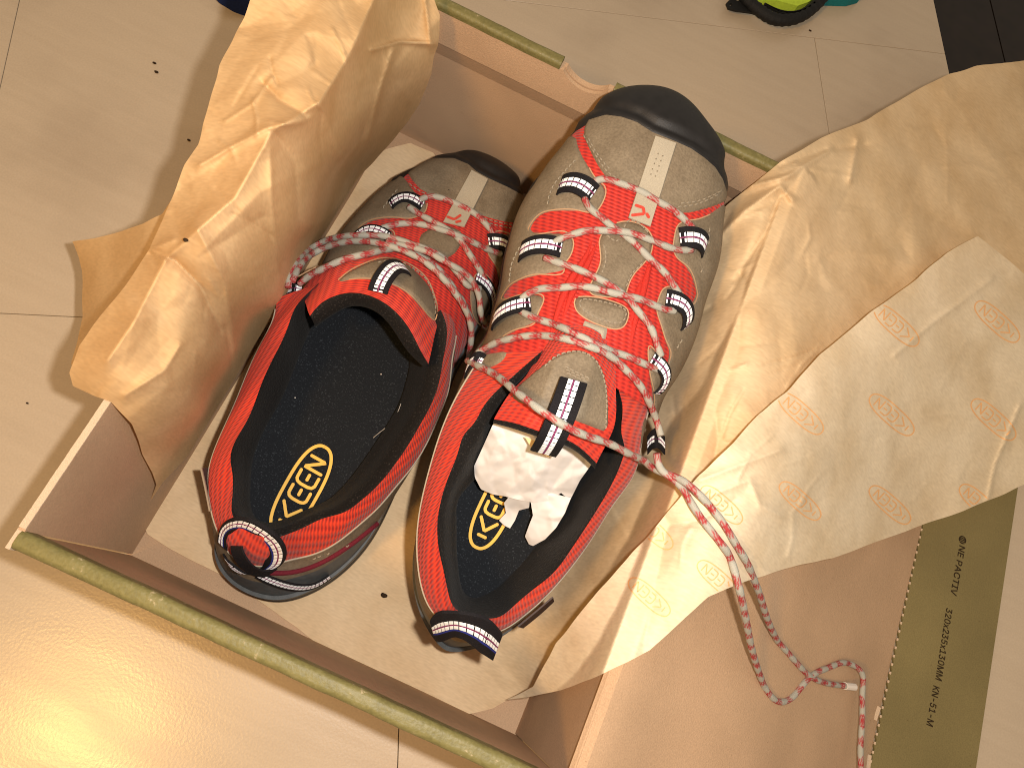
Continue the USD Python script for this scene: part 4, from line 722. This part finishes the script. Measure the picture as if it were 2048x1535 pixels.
for p, o, b in [(cA([(1340, 372), (1390, 345), (1430, 345), (1500, 365), (1570, 395), (1640, 430), (1710, 490), (1765, 560)]), .2, 0), (cA([(1280, 410), (1350, 460), (1420, 500), (1490, 545), (1560, 600), (1610, 670), (1660, 740), (1715, 830)]), .4, 1.2),
    (cA([(1100, 548), (1160, 525), (1230, 515), (1320, 522), (1420, 552), (1520, 580), (1620, 610), (1700, 640), (1800, 668)]), .3, 3.0),
    (cA([(610, 880), (605, 840), (640, 760), (720, 680), (820, 622), (930, 603), (1060, 605), (1150, 605), (1250, 640), (1360, 670), (1440, 700), (1510, 755), (1560, 830), (1600, 890), (1660, 870)]), 2.2, 1.5),
    (cA([(640, 850), (690, 745), (800, 672), (900, 645), (1000, 640), (1100, 660), (1200, 692), (1290, 722), (1370, 762), (1430, 822), (1490, 885), (1540, 950), (1585, 1020), (1608, 1090), (1598, 1170), (1585, 1250), (1590, 1330)]), 2.6, 2.2),
    (cA([(660, 860), (700, 815), (780, 782), (860, 742), (950, 712), (1040, 698), (1130, 672), (1230, 655), (1330, 700), (1400, 735), (1470, 800), (1520, 880), (1570, 940), (1615, 1030), (1630, 1110), (1615, 1200), (1605, 1290)]), .6, .8),
    (cA([(1150, 640), (1260, 668), (1380, 712), (1470, 770), (1540, 800), (1600, 850), (1640, 935), (1652, 1030), (1690, 1070)]), 3.4, 3.0)]:
    lcl.append(lace_mesh(lace_on(BL, p, o, b), s0=s0, r=1.7)); s0 += 41
V, F = join([x[:2] for x in lcl]); obj('lace', (V, F), 'lace', lroot, smooth=True, prim=np.vstack([x[2] for x in lcl]))
C, N = BL.look(cA([(1680, 1066), (1715, 1085)])); obj('lace_tip', tube(C + N * 5, 1.9, 10)[:2], 'aglet', lroot)

# ================================================================== wrapping tissue
def crumple(uv, spacing, amp, seed, stretch=(1, 1), ang=0.):
    g = np.random.default_rng(seed); c, s_ = math.cos(ang), math.sin(ang); q = np.c_[(uv[:, 0] * c + uv[:, 1] * s_) / stretch[0], (-uv[:, 0] * s_ + uv[:, 1] * c) / stretch[1]]
    lo, hi = q.min(0) - spacing * 2, q.max(0) + spacing * 2; gx, gy = np.meshgrid(np.arange(lo[0], hi[0], spacing), np.arange(lo[1], hi[1], spacing)); p = np.c_[gx.ravel(), gy.ravel()]; p += g.uniform(-.45, .45, p.shape) * spacing
    return LinearNDInterpolator(p, g.uniform(-1, 1, len(p)))(q) * amp
class Sheet:
    def __init__(s, ctrl, crumples=(), creases=(), zmin=3.6, solid=True, extra=0.):
        s.extra = extra
        c = np.array(ctrl, float); s.rbf = RBFInterpolator(c[:, :2] / 500, c[:, 2], kernel='thin_plate_spline', smoothing=.0005); s.cr, s.creases, s.zmin, s.solid = crumples, creases, zmin, solid
    def z(s, uv):
        uv = np.asarray(uv, float); z = s.rbf(uv / 500); w = np.zeros(len(uv))
        for a in s.cr: w += crumple(uv, *a)
        w *= sstep(z, s.zmin - 2, s.zmin + 14) * .95 + .05
        for pts, amp, wd in s.creases: w += amp * np.exp(-polyline_dist(uv, pts) / wd)
        z = np.maximum(z + w, s.zmin)
        if s.solid:
            idx = np.arange(len(z))
            for _ in range(320):                                        # climbs until it is clear of the wall, the rim and the lid
                P = at(uv[idx], z[idx]); need = np.where(P[:, 0] > W - 5.5 - s.extra * .7, lid_z(np.maximum(P[:, 0], W - .2)) + 3.8 + s.extra, 0) * (P[:, 0] < 436) * sstep(P[:, 1], LN + 30, LN); bad = z[idx] < need - .01
                if not bad.any(): break
                idx, need = idx[bad], need[bad]; z[idx] = np.minimum(z[idx] + .5, need)
        return z
    def look(s, uv):
        f = lambda q: (lambda z: np.where(np.isnan(z), s.z(q), z))(s.zi(q)) if hasattr(s, 'zi') else s.z(q)
        uv = np.asarray(uv, float); z = f(uv); P = at(uv, z); e = 3.; Pu, Pv = at(uv + [e, 0], f(uv + [e, 0])), at(uv + [0, e], f(uv + [0, e])); n = np.cross(Pu - P, Pv - P); n /= np.linalg.norm(n, axis=1, keepdims=True)
        return P, n * np.sign((n * (CAM - P)).sum(1, keepdims=True))
    def mesh(s, outline, step=4.0, ruffle=1.0, seed=0):
        outline = np.asarray(outline, float); g = np.random.default_rng(seed); d = np.linalg.norm(np.diff(np.vstack([outline, outline[:1]]), axis=0), axis=1).sum(); b = lin_resample(np.vstack([outline, outline[:1]]), int(d / 5))[:-1]
        k = len(b); wob = gaussian_filter(g.normal(0, 1, (k, 2)), (3, 0), mode='wrap') * 2.2 * ruffle; b = b + wob
        gx, gy = np.meshgrid(np.arange(b[:, 0].min(), b[:, 0].max(), step), np.arange(b[:, 1].min(), b[:, 1].max(), step * .87)); gx[::2] += step / 2; q = np.c_[gx.ravel(), gy.ravel()]; q = q[sdist(q, b) > step * .55]
        pts = np.vstack([b, q]); dl = Delaunay(pts); zz = s.z(pts); s.zi = LinearNDInterpolator(dl, zz); tri = dl.simplices; tri = tri[sdist(pts[tri].mean(1), b) > 0]; V = at(pts, zz); n = np.cross(V[tri[:, 1]] - V[tri[:, 0]], V[tri[:, 2]] - V[tri[:, 0]])
        fl = (n * (CAM - V[tri[:, 0]])).sum(1) < 0; return V, np.where(fl[:, None], tri[:, ::-1], tri)

def fine_creases(n, x0, y0, x1, y1, seed, ang, amp=1.6):
    g = np.random.default_rng(seed); out = []
    for _ in range(n):
        p = np.array([g.uniform(x0, x1), g.uniform(y0, y1)]); a = ang + g.normal(0, .7); ln = g.uniform(35, 130); d = np.array([math.cos(a), math.sin(a)]); nn_ = np.array([-d[1], d[0]])
        out.append((np.array([p - d * ln / 2, p + nn_ * g.normal(0, 6), p + d * ln / 2]), g.choice([-1, 1]) * g.uniform(.35, 1) * amp, g.uniform(2, 5)))
    return out
# --- right sheet: lies on the box floor, climbs over the right wall and out over the lid
low = [(272, 1002, 3.8), (300, 1070, 3.8), (440, 1150, 3.8), (600, 1258, 3.8), (745, 1366, 3.8), (853, 1409, 3.8), (420, 880, 3.8), (560, 600, 3.8), (640, 440, 3.8), (750, 316, 6), (820, 285, 9), (867, 306, 6), (950, 420, 3.8), (700, 800, 3.8), (800, 1000, 3.8), (780, 1200, 3.8), (850, 1300, 4), (930, 700, 3.8), (1000, 500, 4),
       (901, 1433, 7), (986, 1416, 9), (1013, 1399, 12), (940, 1250, 6), (1000, 1350, 12), (1060, 1392, 17), (1060, 1280, 20), (1150, 1150, 40), (1180, 1250, 70), (1120, 1310, 44), (1120, 1372, 42), (1240, 1050, 82), (1215, 1140, 78), (1290, 960, 88), (1300, 1200, 112), (1340, 850, 92), (1318, 890, 88), (1380, 950, 124), (1370, 750, 104), (1430, 820, 137), (1410, 620, 110), (1480, 640, 139),
       (1440, 480, 112), (1455, 405, 112), (1520, 460, 138), (1500, 372, 122), (1561, 326, 138), (1639, 277, 124), (1736, 238, 104), (1807, 195, 88), (1858, 168, 78), (1951, 133, 64), (2060, 118, 52), (1530, 760, 138), (1640, 640, 122), (1600, 520, 128), (1760, 560, 98), (1700, 400, 112), (1850, 420, 84), (1960, 300, 66), (2060, 300, 52), (1980, 500, 62), (2080, 560, 48), (1520, 960, 128), (1700, 800, 95)]
S_low = Sheet(low, [(150, 4.0, 3, (1, 1.6), -.7), (75, 2.3, 5, (1, 1.6), -.6), (34, .9, 6)], [(np.array([(1500, 372), (1575, 352), (1660, 300)]), 5, 9), (np.array([(1440, 470), (1490, 420), (1560, 372), (1585, 400)]), 6, 12), (np.array([(1575, 380), (1545, 440), (1470, 560)]), -4, 14), (np.array([(1560, 330), (1650, 300), (1730, 290)]), -4, 10), (np.array([(1715, 280), (1700, 360)]), 4, 8)] + fine_creases(34, 1330, 250, 1650, 950, 41, -.3) + fine_creases(14, 1600, 200, 2040, 520, 42, -.4, 1.0))
out_low = np.array([(272, 1002), (280, 1030), (295, 1068), (340, 1098), (440, 1148), (520, 1202), (600, 1258), (706, 1344), (747, 1368), (822, 1405), (853, 1409), (870, 1429), (901, 1433), (942, 1426), (986, 1416), (1013, 1399), (1050, 1395), (1140, 1350), (1260, 1230), (1380, 1080), (1500, 950), (1620, 830), (1760, 720), (1900, 640), (2080, 590),
    (2090, 112), (2048, 121), (1951, 133), (1900, 148), (1858, 168), (1807, 195), (1736, 238), (1639, 277), (1561, 324), (1500, 372), (1455, 410), (1400, 470), (1200, 500), (1000, 420), (880, 330), (867, 306), (820, 285), (770, 300), (720, 340), (640, 420), (480, 700), (330, 940)], float)
rt = thing('wrapping_tissue', 'large brown printed tissue sheet under the shoes, draped out over the right wall and lid', 'tissue paper')
tag(obj('lower_layer', S_low.mesh(out_low, seed=1), 'tissue_brown', rt, smooth=True))
upc = [(1050, 1394, 46), (1120, 1379, 84), (1181, 1358, 112), (1249, 1323, 133), (1300, 1299, 141), (1416, 1193, 146), (1490, 1162, 138), (1568, 1138, 116), (1666, 1115, 88), (1826, 1056, 40), (1928, 1021, 26), (2060, 962, 22), (1068, 1372, 58), (1112, 1286, 86), (1198, 1180, 116), (1297, 1070, 132), (1400, 948, 150), (1467, 885, 153), (1517, 827, 152), (1572, 784, 147), (1639, 709, 136), (1748, 620, 118), (1834, 557, 104), (1893, 506, 94), (1955, 471, 84),
       (2070, 560, 66), (1300, 1200, 138), (1400, 1100, 152), (1600, 950, 130), (1800, 800, 90), (1950, 750, 66), (2060, 800, 45), (1700, 950, 98), (1850, 950, 52), (1500, 1050, 146)]
S_up = Sheet(upc, [(170, 3.0, 13, (1, 1.5), -.75), (75, 1.5, 15), (32, .5, 16)], [(np.array([(1985, 557), (1860, 650), (1790, 710)]), 2.5, 5), (np.array([(1400, 960), (1480, 930), (1560, 900)]), 3.5, 12), (np.array([(1330, 1050), (1400, 1040), (1470, 1000)]), -3, 12), (np.array([(2040, 810), (1990, 930), (1975, 1000)]), 2.5, 4), (np.array([(1420, 990), (1500, 960), (1520, 1010), (1560, 1030)]), 3, 10)] + fine_creases(16, 1250, 900, 1650, 1250, 43, -.5, 1.5) + fine_creases(12, 1600, 560, 2040, 1000, 44, -.6, .8), extra=4.5)
out_up = np.array([(1013, 1399), (1060, 1393), (1123, 1378), (1181, 1358), (1249, 1326), (1300, 1299), (1360, 1245), (1416, 1193), (1490, 1162), (1568, 1138), (1666, 1115), (1740, 1088), (1826, 1056), (1928, 1021), (2048, 970), (2090, 950), (2090, 588), (2048, 548), (2029, 530), (1955, 471), (1893, 506), (1834, 557), (1748, 620), (1639, 709), (1572, 784), (1517, 827), (1467, 885), (1400, 948), (1297, 1070), (1198, 1180), (1112, 1286), (1068, 1372)], float)
up = obj('folded_layer', S_up.mesh(out_up, seed=2), 'tissue_pale', rt, smooth=True)
ax0 = np.array([-.745, -.667])
for sheet_, par, pts in ((S_up, up, [(1793, 651), (1994, 643), (1601.6, 826.7), (1783, 829), (1986.6, 838.5), (1599.7, 1001), (1779.5, 1009), (1960, 1006), (1443, 1009), (1299, 1193), (1436, 1158), (1305, 1060)]),):
    for cx, cy in pts:
        ln = 112 if cy < 950 else 104; ax = ax0 * ln / 100; upv = np.array([ax[1], -ax[0]]) * .98; upv = upv if upv[0] < 0 else -upv; mp = logo_map(np.array([cx, cy]) - ax * 50 - upv * 17, ax, upv); el, ls = logo_lines(mp)
        keep = [l for l in el + ls]; poly_in = Polygon(out_up).buffer(-4); kk = []
        for l in keep:
            g = LineString(l).intersection(poly_in)
            for gg in getattr(g, 'geoms', [g]):
                if gg.geom_type == 'LineString' and gg.length > 4: kk.append(np.array(gg.coords))
        if kk: obj('printed_logo', ribbon(kk, 2.5, sheet_.look, .16, 2.5), 'logo_ink', par, smooth=False)
# --- left sheet: out over the left wall, a big soft fold
lt = thing('wrapping_tissue', 'plain brown tissue sheet billowing over the left wall beside the empty shoe', 'tissue paper')
lc_ = [(505, -20, 178), (466, 79, 174), (439, 132, 172), (422, 193, 170), (395, 290, 166), (369, 330, 164), (343, 396, 160), (299, 500, 152), (230, 590, 146), (160, 690, 138), (136, 749, 128), (145, 771, 122), (185, 789, 127), (220, 802, 129), (264, 846, 112), (277, 881, 92), (286, 908, 74), (316, 965, 42), (303, 995, 26), (272, 1002, 20), (325, 965, 34), (380, 905, 26), (440, 800, 24), (530, 650, 30), (640, 480, 26), (719, 352, 18), (773, 297, 30), (840, 207, 66), (867, 117, 108), (879, 31, 132), (844, -10, 146),
       (300, 667, 146), (400, 519, 162), (500, 371, 172), (600, 223, 176), (700, 70, 170), (620, 450, 96), (560, 600, 66), (450, 720, 74), (400, 820, 66), (700, 300, 92), (760, 160, 122), (780, 60, 140), (330, 850, 92), (500, 560, 118), (640, 60, 182), (560, 150, 184)]
S_left = Sheet(lc_, [(150, 5.0, 23, (1, 1.5), 1.0), (80, 3.2, 25, (1, 1.6), 1.0), (36, 1.3, 26)], [(np.array([(525, 165), (560, 200), (615, 232)]), -5, 14), (np.array([(400, 330), (470, 290), (530, 258), (620, 235)]), 6, 14), (np.array([(300, 505), (350, 520), (400, 570), (440, 660)]), -7, 14), (np.array([(345, 480), (300, 500), (330, 520)]), 5, 10), (np.array([(250, 790), (330, 740), (360, 690)]), 4, 10),
    (np.array([(760, -30), (700, 110), (640, 205), (545, 262), (470, 395), (395, 460), (330, 520), (270, 640), (215, 720)]), 13, 40), (np.array([(640, 205), (690, 330), (700, 420)]), 5, 16), (np.array([(395, 460), (450, 560), (470, 700)]), 5, 14), (np.array([(545, 262), (590, 330), (600, 480)]), -4, 14), (np.array([(745, 100), (800, 84), (868, 88)]), 5, 5), (np.array([(786, 100), (760, 180), (735, 280)]), 5, 8), (np.array([(850, 0), (862, 100)]), 3, 5), (np.array([(540, 300), (545, 420), (560, 560)]), 3, 10)] + fine_creases(60, 200, 20, 800, 900, 45, 1.1, 1.8), solid=False)
out_left = np.array([(505, -25), (501, 0), (488, 35), (466, 79), (439, 132), (422, 193), (395, 290), (369, 330), (343, 396), (325, 440), (299, 500), (250, 570), (200, 632), (160, 690), (138, 745), (145, 771), (184, 789), (220, 802), (264, 846), (277, 881), (286, 908), (305, 945), (312, 968), (303, 996), (272, 1002), (300, 1000), (325, 965), (378, 908), (440, 805), (530, 655), (640, 480), (719, 352), (773, 297), (815, 245), (840, 207), (862, 150), (867, 117), (875, 94), (879, 31), (868, 0), (864, -25)], float)
obj('billowed_fold', S_left.mesh(out_left, seed=3), 'tissue_gold', lt, smooth=True)
S_cor = Sheet([(345, 396, 140), (246, 461, 105), (145, 483, 66), (163, 540, 62), (165, 633, 66), (140, 720, 84), (160, 700, 100), (300, 500, 128), (330, 520, 132), (220, 640, 110), (250, 540, 104), (200, 560, 82)], [(90, 2.0, 33), (35, .5, 34)], [], solid=False)
obj('hanging_corner', S_cor.mesh(np.array([(348, 392), (325, 428), (285, 448), (246, 461), (190, 476), (145, 483), (158, 515), (163, 540), (165, 633), (152, 690), (142, 730), (175, 720), (250, 620), (330, 520), (370, 440)], float), seed=4), 'tissue_gold', lt, smooth=True)
# --- white tissue wad in the right shoe
twad = thing('tissue_wad', 'crumpled white tissue stuffed into the right-hand shoe under its tongue', 'tissue paper')
def wad(outline, ctrl, seed, amp):
    c = np.array(ctrl, float); rbf = RBFInterpolator(c[:, :2] / 200, c[:, 2], kernel='thin_plate_spline'); b = lin_resample(np.vstack([outline, outline[:1]]), 170)[:-1]; gx, gy = np.meshgrid(np.arange(b[:, 0].min(), b[:, 0].max(), 3.), np.arange(b[:, 1].min(), b[:, 1].max(), 3.)); q = np.c_[gx.ravel(), gy.ravel()]; q = q[sdist(q, b) > 1.6]
    pts = np.vstack([b, q]); tri = Delaunay(pts).simplices; tri = tri[sdist(pts[tri].mean(1), b) > 0]; h = rbf(pts / 200) + crumple(pts, 34, amp, seed) + crumple(pts, 15, amp * .45, seed + 1); V = RS.w(RS.loc(pts, np.maximum(h, 26)))
    n = np.cross(V[tri[:, 1]] - V[tri[:, 0]], V[tri[:, 2]] - V[tri[:, 0]]); return V, np.where(((n * (CAM - V[tri[:, 0]])).sum(1) < 0)[:, None], tri[:, ::-1], tri)
wo = np.array([(1005, 820), (985, 850), (965, 895), (948, 932), (950, 955), (962, 978), (985, 988), (1010, 992), (1040, 1000), (1070, 1005), (1100, 1000), (1122, 985), (1140, 1000), (1160, 960), (1185, 925), (1200, 900), (1180, 860), (1100, 830)], float)
obj('crumpled_sheet', wad(wo, [(985, 850, 66), (948, 935, 46), (985, 985, 40), (1070, 1003, 44), (1140, 1000, 42), (1185, 925, 60), (1060, 930, 62), (1120, 930, 60), (1010, 900, 62), (1100, 840, 72), (1000, 830, 70), (1190, 880, 66)], 51, 2.2), 'tissue_white', twad, smooth=True)
obj('torn_strip', wad(np.array([(1020, 990), (1008, 1005), (1012, 1025), (998, 1040), (1008, 1050), (1020, 1056), (1030, 1040), (1038, 1020), (1058, 1015), (1060, 995)], float), [(1020, 990, 44), (998, 1040, 32), (1020, 1056, 30), (1040, 1015, 36), (1060, 995, 44)], 61, 1.6), 'tissue_white', twad, smooth=True)
obj('torn_strip', wad(np.array([(1060, 995), (1066, 1030), (1058, 1050), (1050, 1072), (1058, 1088), (1066, 1091), (1090, 1078), (1112, 1055), (1130, 1025), (1142, 995), (1100, 985)], float), [(1060, 995, 44), (1050, 1072, 32), (1066, 1091, 32), (1112, 1055, 44), (1142, 995, 44), (1090, 1040, 42)], 71, 2.0), 'tissue_white', twad, smooth=True)
obj('tape_strip', (RS.w(RS.loc(cD([(440, 1270), (560, 1320), (620, 1370), (605, 1412), (500, 1370)]), 78)), np.array([[0, 1, 2], [0, 2, 3], [0, 3, 4]])), 'tape', twad, smooth=False)

# ------------------------------------------------------------------ free lace ends of the right-hand shoe
def paper_z(u, v): return float(S_up.z(np.array([[u, v]]))[0])
def on_shoe(pts, off): C, N = BR.look(np.array(pts, float)); return [tuple(p) for p in C + N * off]
d1 = cD([(85, 775), (160, 810), (240, 850)]); e1 = on_shoe(d1, 2.6)
mid = []
for (u, v), h in zip(cD([(330, 920), (400, 980), (480, 1040), (560, 1100), (640, 1150), (720, 1200), (800, 1240), (900, 1280), (1000, 1310), (1100, 1360), (1200, 1410), (1270, 1445)]), [92, 101, 108, 112, 114, 112, 109, 103, 97, 90, 80, 73]): mid.append(tuple(RS.w(RS.loc([(u, v)], h))[0]))
def outp(pts): return [tuple(at([(u, v)], z)[0]) for u, v, z in pts]
pa = [(u, v) for u, v in cJ([(150, 5), (250, 40), (330, 85), (400, 150), (460, 220), (520, 300), (560, 370), (610, 450)])]
A_up = [(u, v, paper_z(u, v) + dz) for (u, v), dz in zip(pa, [3, 4, 5, 4, 3, 2.6, 2.4, 3])]
A_dn = [(u, v, z) for (u, v), z in zip(cJ([(655, 545), (692, 640), (722, 740), (762, 840), (812, 930), (872, 1010), (930, 1062), (1010, 1095), (1090, 1110), (1175, 1120)]), [136, 122, 104, 84, 66, 54, 47.5, 40, 34, 28.5])]
endA = np.array(e1 + mid + outp(A_up) + outp(A_dn)); endA = gsm(resample(endA, 420), 3)
b0 = cE([(1560, 165)]).tolist() ; pb = [tuple(b0[0])] + cJ([(190, 15), (262, 62), (310, 118), (350, 190), (420, 290), (500, 390)]).tolist()
B_up = [(u, v, paper_z(u, v) + dz) for (u, v), dz in zip(pb, [9, 6, 4, 2.8, 2.6, 2.5, 2.8])]
B_dn = [(u, v, z) for (u, v), z in zip(cJ([(550, 475), (577, 565), (602, 670), (625, 780), (648, 900), (682, 1020), (722, 1130), (775, 1192), (840, 1172), (910, 1105), (970, 1050), (1040, 1018), (1110, 995), (1180, 1012), (1222, 1055), (1220, 1140), (1220, 1240), (1215, 1350), (1210, 1450), (1214, 1560), (1216, 1640)]),
    [150, 149, 142, 128, 110, 90, 72, 60, 55, 53, 48, 40, 34, 29, 26, 24, 24, 24, 24, 24, 24])]
endB = gsm(resample(np.array(outp(B_up) + outp(B_dn)), 420), 3)
for P in (endA, endB):                                              # rest on the lid, never in it
    inl = P[:, 0] > W + 2; P[inl, 2] = np.maximum(P[inl, 2], lid_z(P[inl, 0]) + 2.4)
lc.append(lace_mesh(endA, s0=5.)); lc.append(lace_mesh(endB, s0=17.))
V, F = join([x[:2] for x in lc]); obj('lace', (V, F), 'lace', rroot, smooth=True, prim=np.vstack([x[2] for x in lc]))
obj('lace_tip', tube(np.array([endA[-9], endA[-1] + (endA[-1] - endA[-5]) * .2]), 2.05, 10)[:2], 'aglet', rroot)

# ------------------------------------------------------------------ things cut by the top edge, and specks of dirt
zp = thing('zip_pouch', 'lime green and teal pouch with black zip edge at the top of the picture', 'pouch')
def flat(pts, z0, z1, rnd=0):
    poly = Polygon(at(np.asarray(pts, float), (z0 + z1) / 2)[:, :2]); poly = poly.buffer(rnd).buffer(-rnd) if rnd else poly; m = extrude(poly, z1 - z0); m.apply_translation([0, 0, z0]); return m
obj('lime_panel', flat([(1505, -60), (1512, -12), (1525, 2), (1565, 14), (1590, 20), (1612, 12), (1632, -4), (1650, -60)], .5, 9), 'lime_cloth', zp, smooth=False)
zc = at(resample(np.array([(1470, -40), (1496, 2), (1520, 22), (1548, 38), (1575, 40), (1603, 32), (1630, 12), (1650, -12), (1662, -60)], float), 70), 9)
zc[:, 2] = 9.0; zr = 4.6 + .35 * np.sin(np.arange(70) * 2.2); obj('zip_edge', tube(zc, zr, 16)[:2], 'zip_black', zp)
zi = at(resample(np.array([(1530, 10), (1562, 24), (1588, 26), (1612, 18), (1634, 2)], float), 50), 12.5); obj('zip_teeth', join([trimesh.creation.box([1.5, 2.6, 1.6], trimesh.transformations.translation_matrix(p)) for p in zi]), 'zip_black', zp, smooth=False)
pl = Polygon(at(np.array([(1452, 8), (1458, 2), (1470, 2), (1515, 12), (1514, 28), (1470, 22), (1456, 18)], float), 6)[:, :2]).difference(shapely.Point(*at([(1461, 11)], 6)[0, :2]).buffer(1.3)); m = extrude(pl, 1.8); m.apply_translation([0, 0, 5]); obj('zip_pull', m, 'zip_black', zp, smooth=False)
obj('teal_panel', flat([(1640, -60), (1642, -6), (1655, 1), (1700, 2), (1722, -4), (1735, -60)], .5, 12, 1), 'teal_cloth', zp, smooth=False)
nv_ = thing('navy_cloth', 'corner of dark navy cloth behind the brown tissue at the top', 'cloth')
V, F = S_nv = Sheet([(410, -60, 14), (440, 4, 8), (470, 24, 4), (495, 34, 2.5), (520, 0, 14), (520, -60, 20)], [(40, 1.5, 81)], [], zmin=1.2, solid=False).mesh(np.array([(415, -60), (428, -6), (440, 8), (468, 24), (496, 34), (525, 20), (530, -60)], float), step=5, seed=9)
obj('cloth_corner', (V, F), 'navy_cloth', nv_, smooth=True)
for (u, v), z, r, lab in (((309, 127), 0, 1.0, 'small dark crumb on the bare floor left of the tissue, upper of two'), ((313, 145), 0, 1.1, 'dark crumb on the bare floor left of the tissue, lower of two'), ((378, 281), 0, .9, 'tiny dark crumb on the floor close beside the brown tissue'), ((768, 1190), 4.5, 1.5, 'dark crumb on tissue between the heels of the two shoes'), ((1620, 62), 0, .9, 'tiny brown crumb on the floor below the zip pouch'), ((55, 806), 0, .6, 'tiny dark crumb on the floor left of the box')):
    m = trimesh.creation.icosphere(2, r); m.vertices *= (1 + .5 * (meshkit.noise(m.vertices * 1.4 / r + u)[:, None] - .5)) * [1.3, .8, .6]; m.apply_translation(at([(u, v)], z)[0] + [0, 0, r * .4]); tag(obj('crumb', m, 'crumb', None), lab, 'crumb')
C = at([(374, 479)], 0)[0]; P, N = S_left.look(np.array([[374., 479.]])); m = trimesh.creation.icosphere(2, .8); m.vertices *= (1 + .6 * (meshkit.noise(m.vertices * 1.3)[:, None] - .5)) * [1.3, .8, .6]; m.apply_translation(P[0] + N[0] * .6); tag(obj('crumb', m, 'crumb', None), 'dark crumb on the brown tissue fold left of the empty shoe', 'crumb')
